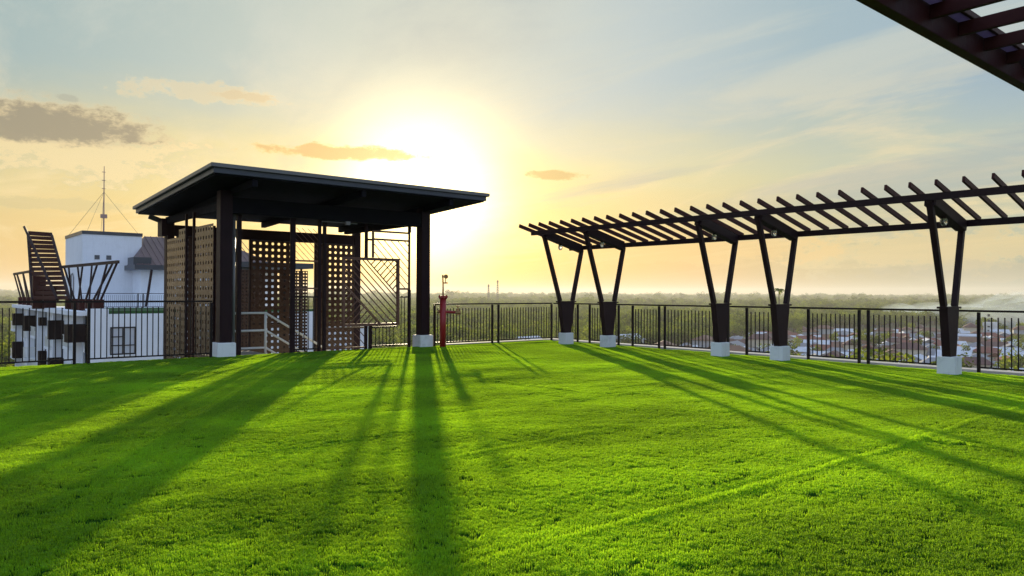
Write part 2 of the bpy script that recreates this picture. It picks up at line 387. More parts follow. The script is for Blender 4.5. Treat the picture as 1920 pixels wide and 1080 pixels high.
pts = []; rot = []; scl = []
step = 0.115; rg = random.Random(3)
def near_seam(x, y):
    return min(abs(y - q - 0.10 * noise.noise(Vector((x * 0.25, i * 7.0, 0.5)))) for i, q in enumerate(SEAMS)) < 0.17
def in_view(x, y):
    qx, qy = x - EYE.x, y - EYE.y
    dep = qx * _f0.x + qy * _f0.y; lat = qx * _r0.x + qy * _r0.y
    return dep > 1.6 and abs(lat) < dep * 0.72 + 2.2
def sow(x, y):
    pts.append((x, y, lawn_z(x, y))); rot.append(rg.uniform(0, 6.283))
    n_ = noise.noise(Vector((x * 1.1, y * 1.7, 3.3))); s = rg.uniform(0.85, 1.15)
    scl.append((s, s, s * (1.0 + 0.14 * n_)))
ny = int((Y1 - (-26)) / step); nx = int((X1 + 28) / step)
for j in range(ny):
    for i in range(nx):
        x = X1 - 0.05 - i * step + rg.uniform(-.04, .04); y = Y1 - 0.02 - j * step + rg.uniform(-.04, .04)
        if in_view(x, y) and not near_seam(x, y): sow(x, y)
n_big = len(pts)
for q in SEAMS:
    for j in range(-8, 9):
        for i in range(int(28 / 0.045)):
            x = X1 - 0.05 - i * 0.045 + rg.uniform(-.015, .015); y = q + j * 0.04 + rg.uniform(-.012, .012)
            if in_view(x, y) and near_seam(x, y): sow(x, y)
scatter('lawn_grass', pts, rot, scl, [patch_mesh(k) for k in range(6)] + [patch_mesh(20 + k, 0.055, 56) for k in range(3)], 'short bright green artificial turf covering the flat roof', 'grass', picks=[(0, 6) if i < n_big else (6, 9) for i in range(len(pts))])

# roof slab, kerb, building body under the lawn
b = MB().box(X0, 0.0, Y0, 0.0, -26.5, -0.07); o = b.build('roof_building_wall', M['wall']); tag(o, kind='structure')
b = MB().box(-0.49, 0.0, Y0, -0.17, -0.066, -0.012); b.box(X0, 0.0, -0.16, 0.0, -0.066, -0.012); 
o = b.build('roof_kerb', M['concrete'], bevel=0.008); tag(o, kind='structure')
b = MB().box(-0.26, 0.12, Y0, -0.15, -0.0655, 0.03); b.box(-4.5, 0.12, -0.145, 0.12, -0.0655, 0.03); o = b.build('roof_edge_ledge', M['wall_cream'], bevel=0.01); tag(o, kind='structure')

# ------------------------------------------------------------------ fence panels
FX, FY, FH = -0.42, -0.30, 1.20
def fence_panel(a, b, axis, label, group, left=True, right=True, h=FH, rail_over=(0.12, 0.12)):
    """a..b along the given axis; posts at both ends, loose-topped pickets between"""
    if a > b: a, b = b, a
    pt = (lambda s, z: (s, FY, z)) if axis == 'x' else (lambda s, z: (FX, s, z))
    side = (1, 0, 0) if axis == 'x' else (0, 1, 0)
    t = thing('fence_panel', pt((a + b) / 2, 0), label, 'fence', group)
    for s, ok in ((a, left), (b, right)):
        if ok: MB().bar(pt(s, -0.02), pt(s, h - 0.025), 0.055, 0.055, side).build('post', M['rail'], t, 0.004)
    MB().bar(pt(a - rail_over[0], h), pt(b + rail_over[1], h), 0.05, 0.04).build('top_rail', M['rail'], t, 0.006)
    MB().bar(pt(a + 0.028, 0.10), pt(b - 0.028, 0.10), 0.03, 0.03).build('bottom_rail', M['rail'], t)
    n = max(2, round((b - a) / 0.112))
    proto = None
    for k in range(1, n):
        s = a + (b - a) * k / n
        if proto is None:
            proto = MB().bar(pt(s, 0.115), pt(s, h - 0.12), 0.019, 0.019, side).build('picket', M['rail'], t); s0 = s
        else:
            c = proto.copy(); C.objects.link(c)
            dlt = s - s0
            c.matrix_parent_inverse = Matrix.Translation(Vector((dlt, 0, 0) if axis == 'x' else (0, dlt, 0))) @ proto.matrix_parent_inverse
    return t
SIDE = 'fence panels along the right roof edge'; BACK = 'fence panels along the back roof edge'
ypan = [(-0.42, -1.50, 'dark picket fence panel at the far roof corner, before the farthest V post', (False, True)),
        (-2.02, -3.20, 'dark picket fence panel between the two farthest V posts', (True, True)),
        (-3.74, -4.70, 'dark picket fence panel just right of the second farthest V post', (True, True)),
        (-4.90, -6.92, 'dark picket fence panel just left of the middle V post', (True, True)),
        (-7.46, -8.52, 'dark picket fence panel between the middle V post and the next one nearer', (True, True)),
        (-9.08, -10.26, 'dark picket fence panel just right of the second nearest V post', (True, True)),
        (-10.46, -12.06, 'dark picket fence panel just left of the nearest V post', (True, True)),
        (-12.60, -15.60, 'dark picket fence panel right of the nearest V post at the picture edge', (True, True))]
for a, b_, lb, ok in ypan: fence_panel(a, b_, 'y', lb, SIDE, ok[1], ok[0], rail_over=(0.28, 0.28) if a < -1 else (0.28, 0.02))
fence_panel(-4.95, -2.86, 'x', 'dark picket fence panel behind the red standpipe', BACK, True, True, rail_over=(0.02, 0.13))
fence_panel(-2.62, -0.42, 'x', 'dark picket fence panel ending at the roof corner, right of the red standpipe', BACK, True, True, rail_over=(0.13, 0.02))
fence_panel(-13.62, -11.13, 'x', 'dark picket fence panel left of the shelter before the white window wall', BACK, True, True, h=1.30, rail_over=(0.13, 0.02))
fence_panel(-17.6, -13.88, 'x', 'dark picket fence panel at the left picture edge before the balconies', BACK, True, True, h=1.30, rail_over=(0.02, 0.13))

# ------------------------------------------------------------------ pergola on V posts along the right edge
PY = [-12.34, -8.80, -7.20, -3.47, -1.76]
PX = -1.17
NBX, FBX = PX - 0.93, PX + 0.66          # near and far beam
def pz(x): return 3.38 + (x - NBX) * (2.99 - 3.38) / (FBX - NBX)     # underside plane of the rafters
labs = ['nearest dark V-shaped pergola post on a white block, at the right', 'second nearest dark V-shaped pergola post on a white block',
        'middle dark V-shaped pergola post of the five, on a white block', 'second farthest dark V-shaped pergola post on a white block',
        'farthest dark V-shaped pergola post, beside the roof corner']
for y, lb in zip(PY, labs):
    t = thing('pergola_post', (PX, y, 0), lb, 'post', 'V-shaped pergola posts')
    MB().box(PX - 0.165, PX + 0.165, y - 0.165, y + 0.165, -0.05, 0.335).build('base_block', M['white'], t, 0.012)
    t2 = 0.075
    lo = [(PX - 0.15, y - t2, 0.335), (PX + 0.15, y - t2, 0.335), (PX + 0.15, y + t2, 0.335), (PX - 0.15, y + t2, 0.335)]
    hi = [(PX - 0.295, y - t2, 1.25), (PX + 0.295, y - t2, 1.25), (PX + 0.295, y + t2, 1.25), (PX - 0.295, y + t2, 1.25)]
    MB().hexa(lo, hi).box(PX - 0.34, PX + 0.34, y - 0.10, y + 0.10, 1.25, 1.29).build('foot', M['steel'], t, 0.006)
    for sx, top in ((-1, NBX + 0.01), (1, FBX - 0.01)):
        zt = pz(top) - 0.13
        MB().bar((PX + sx * 0.26, y, 1.29), (top, y, zt), 0.105, 0.105, (1, 0, 0)).build('arm', M['steel'], t, 0.006)
YA, YB = -1.02, -16.2
root = thing('pergola', (PX, -8, 3.2), 'long dark slatted pergola over the right roof edge, open rafters on two beams', 'pergola')
MB().box(NBX - 0.03, NBX + 0.03, YB, YA - 0.2, pz(NBX) - 0.13, pz(NBX)).build('beam', M['steel'], root, 0.005)
MB().box(FBX - 0.03, FBX + 0.03, YB, YA - 0.2, pz(FBX) - 0.13, pz(FBX)).build('beam', M['steel'], root, 0.005)
xa, xb = NBX - 0.36, FBX + 0.22
y = YA - 0.05
while y > YB:
    jit = random.uniform(-0.012, 0.012)
    MB().bar((xa + random.uniform(-.01, .01), y + jit, pz(xa) + 0.062), (xb, y + jit, pz(xb) + 0.062), 0.046, 0.105, (0, 1, 0)).build('rafter', M['timber'], root, 0.004)
    y -= 0.443
for q in PY:         # deep cross beams at the posts, hung between the two long beams
    MB().bar((NBX + 0.035, q + 0.0, pz(NBX) - 0.115), (FBX - 0.035, q + 0.0, pz(FBX) - 0.115), 0.20, 0.21, (0, 1, 0)).build('cross_beam', M['steel'], root, 0.006)
lampl = ['small glass lamp under the cross beam of the nearest V post', 'small glass lamp under the cross beam of the second nearest V post', 'small glass lamp under the cross beam of the middle V post', 'small glass lamp under the cross beam of the second farthest V post', 'small glass lamp under the cross beam of the farthest V post']
for q, lb in zip(PY, lampl):
    x = PX - 0.25; zc = pz(x) - 0.115 - 0.105
    t = thing('bulkhead_lamp', (x, q, zc), lb, 'lamp', 'lamps under the pergola')
    MB().tube([(x, q, zc + 0.002), (x, q, zc - 0.03)], 0.05, 14).build('lamp_base', M['steel'], t)
    prof = [(0, .05), (-.03, .064), (-.09, .064), (-.13, .045), (-.142, .014)]
    MB().tube([(x, q, zc - 0.03 + a) for a, r in prof], [r for a, r in prof], 14).build('lamp_glass', M['lamp_glass'], t, smooth=True)
    g = MB()
    for k in range(4):
        a = k * math.pi / 4 * 2
        g.tube([(x + math.cos(a) * .070, q + math.sin(a) * .070, zc - .03), (x + math.cos(a) * .072, q + math.sin(a) * .072, zc - .12), (x, q, zc - .18)], 0.004, 5)
    g.build('wire_guard', M['steel'], t)

# ------------------------------------------------------------------ canopy overhead at the right
root = thing('entrance_canopy', (-8, -16.8, 0), 'dark red-brown slatted canopy overhead in the upper right corner', 'canopy')
MB().box(-14.2, -1.5, -15.40, -15.30, 3.70, 3.99).build('beam', M['timber'], root, 0.004)
MB().box(-14.2, -1.5, -15.53, -15.50, 3.913, 3.97).build('purlin', M['timber'], root, 0.004)
MB().box(-14.2, -1.5, -18.42, -18.30, 3.70, 3.99).build('beam', M['timber'], root, 0.004)
for k in range(20):
    x = -13.9 + 0.62 * k + 0.06
    MB().box(x - 0.024, x + 0.024, -18.295, -15.405, 3.795, 3.91).build('rafter', M['timber'], root, 0.003)
MB().box(-14.18, -1.52, -15.497, -15.405, 3.914, 3.922).build('cover_sheet', M['sheet'], root)
for x in (-8.6, -2.6):
    b = MB().box(x - 0.17, x + 0.17, -17.17, -16.83, -0.05, 0.335); b.build('base_block', M['white'], root, 0.012)
    MB().box(x - 0.13, x + 0.13, -17.08, -16.92, 0.335, 1.25).build('foot', M['steel'], root, 0.006)
    MB().bar((x, -17.1, 1.2), (x, -18.3, 3.70), 0.105, 0.105, (1, 0, 0)).build('arm', M['steel'], root)
    MB().bar((x, -16.9, 1.2), (x, -15.66, 3.72), 0.105, 0.105, (1, 0, 0)).build('arm', M['steel'], root)

# ------------------------------------------------------------------ stair shelter (flat sloping roof, perforated screens)
def perf(fn, s0, s1, z0, z1, pitch_s, pitch_z, hole, th=0.006, skip=None):
    """perforated sheet: fn(s, d, z) maps along, depth, height to a world point"""
    mb = MB(); ns = max(1, round((s1 - s0) / pitch_s)); nz = max(1, round((z1 - z0) / pitch_z))
    ps, pz_ = (s1 - s0) / ns, (z1 - z0) / nz; h = hole / 2; e = h * 0.55
    octo = [(-h, -e), (-e, -h), (e, -h), (h, -e), (h, e), (e, h), (-e, h), (-h, e)]
    for j in range(nz):
        for i in range(ns):
            cs, cz = s0 + (i + .5) * ps, z0 + (j + .5) * pz_; a, c = ps / 2, pz_ / 2
            if skip and skip(i, j, ns, nz): continue
            rim = [(-a, -e), (-e, -c), (e, -c), (a, -e), (a, e), (e, c), (-e, c), (-a, e)]
            cor = [(-a, -c), (a, -c), (a, c), (-a, c)]
            vs = []
            for dd in (-th / 2, th / 2):
                vs += [fn(cs + p, dd, cz + q) for p, q in octo] + [fn(cs + p, dd, cz + q) for p, q in rim] + [fn(cs + p, dd, cz + q) for p, q in cor]
            fs = []
            for base, flip in ((0, False), (20, True)):
                q4 = [(7, 0, 8, 15), (1, 2, 10, 9), (3, 4, 12, 11), (5, 6, 14, 13)]
                c5 = [(0, 1, 9, 16, 8), (2, 3, 11, 17, 10), (4, 5, 13, 18, 12), (6, 7, 15, 19, 14)]
                for f in q4 + c5:
                    f = tuple(base + k for k in f); fs.append(f[::-1] if flip else f)
            for k in range(8): fs.append((k, (k + 1) % 8, 20 + (k + 1) % 8, 20 + k))
            if i == 0: fs.append((16, 19, 39, 36))
            if i == ns - 1: fs.append((17, 18, 38, 37))
            mb.add(vs, fs)
    return mb
shelter = thing('stair_shelter', (-8, 1.5, 0), 'dark stair shelter with flat overhanging roof and perforated brown screens', 'shelter')
# roof: thin slab falling towards the back
RX0, RX1, RY0, RY1, RZ0, RZ1 = -11.62, -4.14, -1.80, 5.05, 4.27, 3.93
def roof_slab(i, t0, t1):
    f = lambda y: RZ0 + (RZ1 - RZ0) * (y - RY0) / (RY1 - RY0)
    a = [(RX0 + i, RY0 + i, f(RY0 + i) - t1), (RX1 - i, RY0 + i, f(RY0 + i) - t1), (RX1 - i, RY1 - i, f(RY1 - i) - t1), (RX0 + i, RY1 - i, f(RY1 - i) - t1)]
    c = [(x, y, z + t1 - t0) for x, y, z in a]
    return MB().hexa(a, c)
rf = roof_slab(0.0, 0.0, 0.085).build('roof', M['flash'], shelter, 0.006)
roof_slab(0.07, 0.088, 0.20).build('fascia', M['fascia'], rf, 0.005)
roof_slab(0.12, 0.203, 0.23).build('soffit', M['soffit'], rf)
fz = lambda y: RZ0 + (RZ1 - RZ0) * (y - RY0) / (RY1 - RY0) - 0.235
for x in (-10.62, -7.92, -5.30):
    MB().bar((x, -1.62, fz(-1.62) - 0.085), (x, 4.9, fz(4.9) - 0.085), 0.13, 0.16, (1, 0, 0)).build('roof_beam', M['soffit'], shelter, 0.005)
# pillars
for (x, y, sx) in ((-10.79, -0.16, 0.285), (-5.25, -0.16, 0.285)):
    p = MB().box(x - sx / 2, x + sx / 2, y - sx / 2, y + sx / 2, 0.33, 3.90).build('pillar', M['steel'], shelter, 0.008)
    MB().box(x - 0.215, x + 0.215, y - 0.215, y + 0.215, -0.06, 0.33).build('base_block', M['white'], p, 0.014)
for (x, y) in ((-10.72, 4.72), (-4.78, 4.72)):
    MB().box(x - 0.11, x + 0.11, y - 0.11, y + 0.11, -3.0, 3.62).build('pillar', M['steel'], shelter, 0.006)
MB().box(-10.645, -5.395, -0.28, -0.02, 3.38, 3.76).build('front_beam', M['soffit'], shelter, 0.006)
MB().box(-10.605, -4.895, 4.62, 4.82, 3.13, 3.44).build('back_beam', M['steel'], shelter, 0.006)
MB().box(-10.98, -10.84, 4.5, 4.95, 3.10, 3.60).build('bracket', M['steel'], shelter, 0.006)
MB().bar((-11.25, 4.8, 3.66), (-10.85, 4.8, 3.52), 0.05, 0.14, (0, 1, 0)).build('bracket', M['flash'], shelter)
MB().box(-10.86, -10.72, 0.0, 4.60, 3.46, 3.64).build('side_beam', M['soffit'], shelter)
MB().box(-5.30, -5.16, 0.0, 4.60, 3.46, 3.64).build('side_beam', M['soffit'], shelter)
# screens on the left side
XL = -10.92
side = lambda s, d, z: (XL + d, s, z)
for s0, s1, z0, z1 in ((0.24, 1.70, -2.0, 3.16), (2.42, 4.18, -2.0, 2.98)):
    perf(side, s0, s1, z0, z1, 0.205, 0.206, 0.090).build('perforated_screen', M['screen'], shelter)
perf(side, 2.42, 3.05, 2.983, 3.19, 0.205, 0.206, 0.090).build('perforated_screen', M['screen'], shelter)
for s in (1.74, 2.38): MB().box(XL - 0.03, XL + 0.03, s - 0.03, s + 0.03, -2.0, 3.55).build('screen_post', M['steel'], shelter)
for s in (0.24, 4.2): MB().box(XL + 0.01, XL + 0.05, s - 0.02, s + 0.02, -2.0, 3.1).build('screen_post', M['steel'], shelter)
# screens at the back
backf = lambda s, d, z: (s, 4.56 + d, z)
for s0, s1 in ((-10.58, -8.84), (-8.42, -7.06), (-6.30, -4.94)):
    perf(backf, s0, s1, -2.0, 3.12, 0.194, 0.190, 0.080).build('perforated_screen', M['screen'], shelter)
    for z in (1.95, 0.55): MB().box(s0 + 0.05, s1 - 0.05, 4.59, 4.63, z - 0.03, z + 0.03).build('screen_brace', M['steel'], shelter)
for s in (-8.45, -7.03, -6.33): MB().box(s - 0.025, s + 0.025, 4.53, 4.60, -2.0, 3.13).build('screen_post', M['steel'], shelter)
# right side screens of the stair well, set back
# front posts
for x, wd, mt in ((-10.40, 0.105, 'steel'), (-9.05, 0.125, 'steel'), (-8.33, 0.07, 'steel'), (-8.19, 0.075, 'steel')):
    MB().box(x - wd / 2, x + wd / 2, -0.06, 0.02, -0.05, 3.38).build('post', M[mt], shelter, 0.004)
MB().tube([(-10.535, -0.06, -0.05), (-10.535, -0.06, 3.4)], 0.038, 12).build('downpipe', M['pipe_grey'], shelter, smooth=True)
# lattice panels with slanting bars
def clip_line(x0, x1, z0, z1, c, sgn):      # the part of z = sgn*x + c inside the rectangle
    pts = []
    for x in (x0, x1):
        z = sgn * x + c
        if z0 <= z <= z1: pts.append((x, z))
    for z in (z0, z1):
        x = (z - c) / sgn
        if x0 < x < x1: pts.append((x, z))
    return pts[:2] if len(pts) >= 2 and (abs(pts[0][0] - pts[1][0]) > 0.03) else None
def lattice(mb, x0, x1, z0, z1, yy, step_, sgn, test=None, r=0.013):
    c0 = min(z0 - sgn * x for x in (x0, x1)); c1 = max(z1 - sgn * x for x in (x0, x1)); c = c0 + step_ * 0.6
    while c < c1:
        L_ = clip_line(x0, x1, z0, z1, c, sgn)
        if L_:
            a, b_ = L_
            if test is None or test(a, b_, c): mb.bar((a[0], yy, a[1]), (b_[0], yy, b_[1]), r, r, (0, 1, 0))
        c += step_
def frame(mb, x0, x1, z0, z1, yy, t_=0.05):
    mb.box(x0, x1, yy - t_ / 2, yy + t_ / 2, z0, z0 + t_); mb.box(x0, x1, yy - t_ / 2, yy + t_ / 2, z1 - t_, z1)
    mb.box(x0, x0 + t_, yy - t_ / 2, yy + t_ / 2, z0 + t_, z1 - t_); mb.box(x1 - t_, x1, yy - t_ / 2, yy + t_ / 2, z0 + t_, z1 - t_)
# big square: slanting bars one way across the middle, the other way in two corners
lat = MB(); frame(lat, -7.72, -6.00, 0.62, 2.46, -0.10, 0.07)
q0, q1, w0, w1 = -7.665, -6.055, 0.675, 2.405
c_hi, c_lo = -4.60, -5.95
lattice(lat, q0, q1, w0, w1, -0.10, 0.195, -1.0, lambda a, b_, c: c_lo - 0.1 <= c <= c_hi, 0.024)
for c in (c_hi, c_lo):
    L_ = clip_line(q0, q1, w0, w1, c, -1.0); lat.bar((L_[0][0], -0.10, L_[0][1]), (L_[1][0], -0.10, L_[1][1]), 0.026, 0.026, (0, 1, 0))
k = 25
while k < 65:
    kk = k * 0.19 + 0.03; k += 1
    for c, up in ((c_hi, True), (c_lo, False)):
        xm = (c - kk) / 2; zm = xm + kk
        if not (q0 < xm < q1 and w0 < zm < w1): continue
        e = min(q1 - xm, w1 - zm) if up else -min(xm - q0, zm - w0)
        if abs(e) > 0.06: lat.bar((xm, -0.10, zm), (xm + e, -0.10, zm + e), 0.024, 0.024, (0, 1, 0))
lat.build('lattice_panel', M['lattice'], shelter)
# tall frame behind it and the posts that carry it
b = MB(); b.box(-6.80, -5.60, -0.045, 0.005, 3.17, 3.22); b.box(-6.80, -6.75, -0.045, 0.005, 2.47, 3.17); b.box(-5.65, -5.60, -0.045, 0.005, 1.60, 3.17); b.box(-6.0, -5.65, -0.045, 0.005, 1.60, 1.65); b.box(-6.75, -5.65, -0.04, 0.0, 2.95, 3.0)
c = -4.33
while c < -2.7:
    p = clip_line(-6.75, -5.65, 1.65, 2.95, c, -1.0)
    if p:
        p = sorted(p)                      # left end first; stop where the square panel begins
        (xa_, za_), (xb_, zb_) = p
        if xa_ < -6.0 and za_ < 2.46: xa_, za_ = -6.0, c + 6.0
        elif xb_ < -6.0 and zb_ < 2.46: xb_, zb_ = c - 2.46, 2.46
        if xa_ < xb_ - 0.02: b.bar((xa_, -0.02, za_), (xb_, -0.02, zb_), 0.017, 0.017, (0, 1, 0))
    p = clip_line(-6.75, -6.0, 2.46, 2.95, c, -1.0)
    c += 0.215
b.box(-6.04, -6.0, -0.04, 0.0, 1.66, 2.46)
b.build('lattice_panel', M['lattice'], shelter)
for x, z0, z1 in ((-6.98, -0.05, 0.62), (-6.84, -0.05, 0.62), (-6.98, 2.46, 3.38), (-5.62, -0.05, 1.6), (-5.62, 3.22, 3.38)):
    MB().box(x - 0.035, x + 0.035, -0.055, 0.015, z0, z1).build('post', M['steel'], shelter)
b = MB(); b.box(-6.99, -6.82, -0.04, 0.0, 2.93, 2.98); b.build('lattice_brace', M['steel'], shelter)
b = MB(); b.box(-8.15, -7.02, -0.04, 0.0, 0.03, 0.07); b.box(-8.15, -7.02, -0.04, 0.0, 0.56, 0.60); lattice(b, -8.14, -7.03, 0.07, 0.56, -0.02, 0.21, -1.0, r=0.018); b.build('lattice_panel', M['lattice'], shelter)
# picket infill between the shelter's front posts
def infill(x0, x1, zt):
    t = MB().box(x0, x1, -0.04, 0.0, zt - 0.04, zt).build('infill_rail', M['rail'], shelter)
    MB().box(x0, x1, -0.035, -0.005, 0.05, 0.085).build('infill_rail', M['rail'], shelter)
    n = round((x1 - x0) / 0.118)
    for k in range(1, n):
        x = x0 + (x1 - x0) * k / n
        MB().box(x - 0.008, x + 0.008, -0.028, -0.012, 0.085, zt - 0.042).build('picket', M['rail'], shelter)
infill(-6.79, -6.02, 0.60); infill(-5.99, -5.66, 1.42); infill(-8.985, -8.37, 1.42)
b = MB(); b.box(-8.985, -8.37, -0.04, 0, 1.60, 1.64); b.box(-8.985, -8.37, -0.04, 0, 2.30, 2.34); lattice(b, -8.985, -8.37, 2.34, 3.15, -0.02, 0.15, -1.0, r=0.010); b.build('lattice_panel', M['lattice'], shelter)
b = MB(); b.tube([(-8.4, -0.30, 3.33), (-7.4, -0.30, 3.33)], 0.012, 6); b.box(-7.75, -7.63, -0.36, -0.28, 3.28, 3.37); b.build('conduit', M['pipe_grey'], shelter)

# stair well: walls below, landing, steps down, white handrail
st = thing('stairway', (-8, 2.3, -1), 'concrete stair going down inside the dark shelter', 'stair')
MB().box(-10.85, -4.70, 0.06, 5.2, -26.0, -2.05).build('landing', M['concrete'], st)
MB().box(-10.82, -9.40, 0.03, 2.1, -0.30, -0.06).build('top_landing', M['concrete'], st)
for k in range(11):
    MB().box(-9.40 + 0.28 * k, -9.40 + 0.28 * (k + 1) + 0.02, 0.2, 2.0, -0.23 - 0.175 * k - 0.12, -0.06 - 0.175 * (k + 1)).build('step', M['concrete'], st)
hr = thing('handrail', (-9.35, 0.9, 0), 'white three-bar stair handrail sloping down inside the shelter', 'handrail')
yy = 0.95
for z in (0.98, 0.53, 0.08):
    sl = -0.60
    MB().tube([(-10.3, yy, z), (-9.36, yy, z), (-9.36 + 2.3, yy, z + 2.3 * sl)], 0.030, 10).build('rail', M['handrail'], hr, smooth=True)
MB().tube([(-9.36, yy, -0.12), (-9.36, yy, 0.98)], 0.033, 10).build('rail_post', M['handrail'], hr, smooth=True)
MB().tube([(-7.6, yy, -1.2), (-7.6, yy, -0.08)], 0.033, 10).build('rail_post', M['handrail'], hr, smooth=True)

# ------------------------------------------------------------------ red standpipe
sp = thing('standpipe', (-4.70, -0.62, 0), 'red fire standpipe with brass side valve and pressure gauge on top', 'standpipe')
sx_, sy_ = -4.88, -0.62
MB().tube([(sx_, sy_, -0.05), (sx_, sy_, 1.38)], 0.088, 20).build('pipe', M['red'], sp, smooth=True)
b = MB(); b.tube([(sx_, sy_, 1.375), (sx_, sy_, 1.405)], 0.13, 18); b.tube([(sx_, sy_, 1.408), (sx_, sy_, 1.44)], 0.13, 18)
for k in range(6):
    a = k * math.pi / 3; b.tube([(sx_ + .112 * math.cos(a), sy_ + .112 * math.sin(a), 1.35), (sx_ + .112 * math.cos(a), sy_ + .112 * math.sin(a), 1.465)], 0.012, 6)
b.build('flange', M['red'], sp)
vx, vy = _r0.x, _r0.y
rp = lambda s, z: (sx_ + vx * s, sy_ + vy * s, z)
MB().tube([rp(-0.15, 0.99), rp(0.0, 0.99), rp(0.42, 0.97)], 0.040, 12).build('side_branch', M['red'], sp, smooth=True)
MB().tube([rp(-0.16, 0.99), rp(-0.10, 0.99)], 0.055, 12).build('cap', M['brass'], sp)
vb = MB(); vb.tube([rp(0.36, 0.97), rp(0.50, 0.965)], [0.058, 0.052], 12); vb.tube([rp(0.42, 0.90), rp(0.42, 1.08)], [0.05, 0.035], 12); vb.tube([rp(0.42, 1.08), rp(0.42, 1.17)], 0.016, 8); vb.tube([rp(0.42, 1.135), rp(0.42, 1.165)], [0.055, 0.05], 12)
vb.build('valve', M['brass'], sp)
MB().tube([(sx_, sy_, 1.44), (sx_, sy_, 1.72), (sx_ - 0.01, sy_, 1.98)], [0.026, 0.020, 0.020], 8).build('riser', M['brass'], sp)
b = MB(); b.tube([rp(0.0, 1.80), rp(0.13, 1.80)], 0.018, 8); b.tube([rp(0.07, 1.78), rp(0.07, 1.92)], 0.013, 8)
b.build('elbow', M['brass'], sp)
g0 = Vector(rp(0.08, 1.98)); b = MB(); b.tube([g0 + _f0 * 0.02, g0 - _f0 * 0.02], 0.062, 18); b.build('gauge', M['brass'], sp)
MB().tube([Vector(rp(-0.01, 1.95)), Vector(rp(-0.01, 2.03))], [0.03, 0.02], 8).build('air_valve', M['brass'], sp)

# ------------------------------------------------------------------ neighbouring block of flats, same roof level
C2 = at(165, 580, 50); C2 = Vector((C2.x, C2.y, 0))
CX, CY, ZR = C2.x, C2.y, 0.22
GZ = -26.0
apt = thing('apartment_building', (CX, CY, GZ), 'white apartment block at the left with dark balconies and a grassed roof', 'building')
W2, L2 = 16.5, 36.0
MB().box(CX, CX + W2, CY, CY + L2, GZ, ZR - 0.26).build('wall', M['wall'], apt)
MB().box(CX, CX + 1.25, CY - 0.03, CY + 1.0, -6.0, ZR + 0.14).build('corner_pier', M['wall'], apt)
MB().box(CX + 1.25, CX + W2, CY, CY + 0.2, ZR - 0.258, ZR - 0.22).build('parapet', M['wall'], apt)
MB().box(CX - 0.75, CX - 0.003, CY + 0.3, CY + L2, ZR - 0.33, ZR - 0.02).build('roof_ledge', M['wall'], apt)
b = MB().box(CX + 1.25, CX + W2 - 0.1, CY + 0.22, CY + 12, ZR - 0.256, ZR - 0.02); b.build('roof_lawn', M['roof_turf'], apt)
def window(par, x, z0, z1, wd, y):
    f = MB()
    t_ = 0.10
    f.box(x, x + wd, y - 0.06, y + 0.01, z0, z0 + t_); f.box(x, x + wd, y - 0.06, y + 0.01, z1 - t_, z1)
    f.box(x, x + t_, y - 0.06, y + 0.01, z0 + t_, z1 - t_); f.box(x + wd - t_, x + wd, y - 0.06, y + 0.01, z0 + t_, z1 - t_)
    f.box(x + wd * 0.46, x + wd * 0.46 + 0.1, y - 0.055, y + 0.01, z0 + t_, z1 - t_)
    f.box(x + t_, x + wd * 0.46, y - 0.053, y + 0.01, z0 + (z1 - z0) * 0.63, z0 + (z1 - z0) * 0.63 + 0.07)
    f.box(x + t_, x + wd - t_, y - 0.051, y + 0.01, z0 + (z1 - z0) * 0.32, z0 + (z1 - z0) * 0.32 + 0.07)
    fo = f.build('window', M['frame'], par)
    MB().box(x - 0.12, x + wd + 0.12, y - 0.12, y + 0.01, z0 - 0.09, z0 - 0.003).build('sill', M['wall'], fo)
    MB().box(x + t_, x + wd - t_, y - 0.02, y + 0.01, z0 + t_, z1 - t_).build('pane', M['curtain'], fo)
for k in range(6):
    window(apt, CX + 1.35, -2.83 - 2.9 * k, -0.90 - 2.9 * k, 1.62, CY)
MB().box(CX + 0.9, CX + 3.6, CY - 0.02, CY + 0.01, -0.66, -0.62).build('wall_ledge', M['wall'], apt)
def balcony(s, top, h, proj, wid, brown=True, rail=False):
    y0, y1 = CY + s, CY + s + wid
    if brown:
        pn = MB().box(CX - proj, CX - 0.004, y0, y0 + 0.08, top - h, top)
        pn.box(CX - proj, CX - proj + 0.08, y0 + 0.08, y1, top - h, top); pn.box(CX - proj + 0.08, CX - 0.004, y1 - 0.08, y1, top - h, top)
        p = pn.build('balcony', M['balcony'], apt)
        MB().box(CX - proj + 0.08, CX - 0.004, y0 + 0.08, y1 - 0.08, top - h + 0.05, top - h + 0.2).build('balcony_slab', M['wall'], p)
    else:
        p = MB().box(CX - proj, CX - 0.004, y0, y1, top - h, top - h + 0.22).build('balcony', M['wall'], apt)
        g = MB()
        g.box(CX - proj, CX - 0.004, y0, y0 + 0.05, top - 0.06, top); g.box(CX - proj, CX - proj + 0.05, y0 + 0.05, y1, top - 0.06, top)
        n = 9
        for k in range(n): x = CX - proj + 0.02 + (proj - 0.04) * k / (n - 1); g.box(x - 0.02, x + 0.02, y0 + 0.01, y0 + 0.04, top - h + 0.22, top - 0.06)
        for k in range(1, 14): yq = y0 + wid * k / 14; g.box(CX - proj + 0.01, CX - proj + 0.04, yq - 0.02, yq + 0.02, top - h + 0.22, top - 0.06)
        g.build('balcony_railing', M['handrail'], p)
    bay = MB().box(CX - 0.06, CX + 0.01, y0 + 0.3, y1 - 0.3, top - h + 0.25, top + 0.95).build('balcony_door', M['glass'], apt)
BAL = ((0.3, 1.15, 1.3), (9.3, 0.95, 1.1), (17.8, 0.55, 0.9), (24.0, 0.95, 1.2), (33.0, 0.9, 1.1))
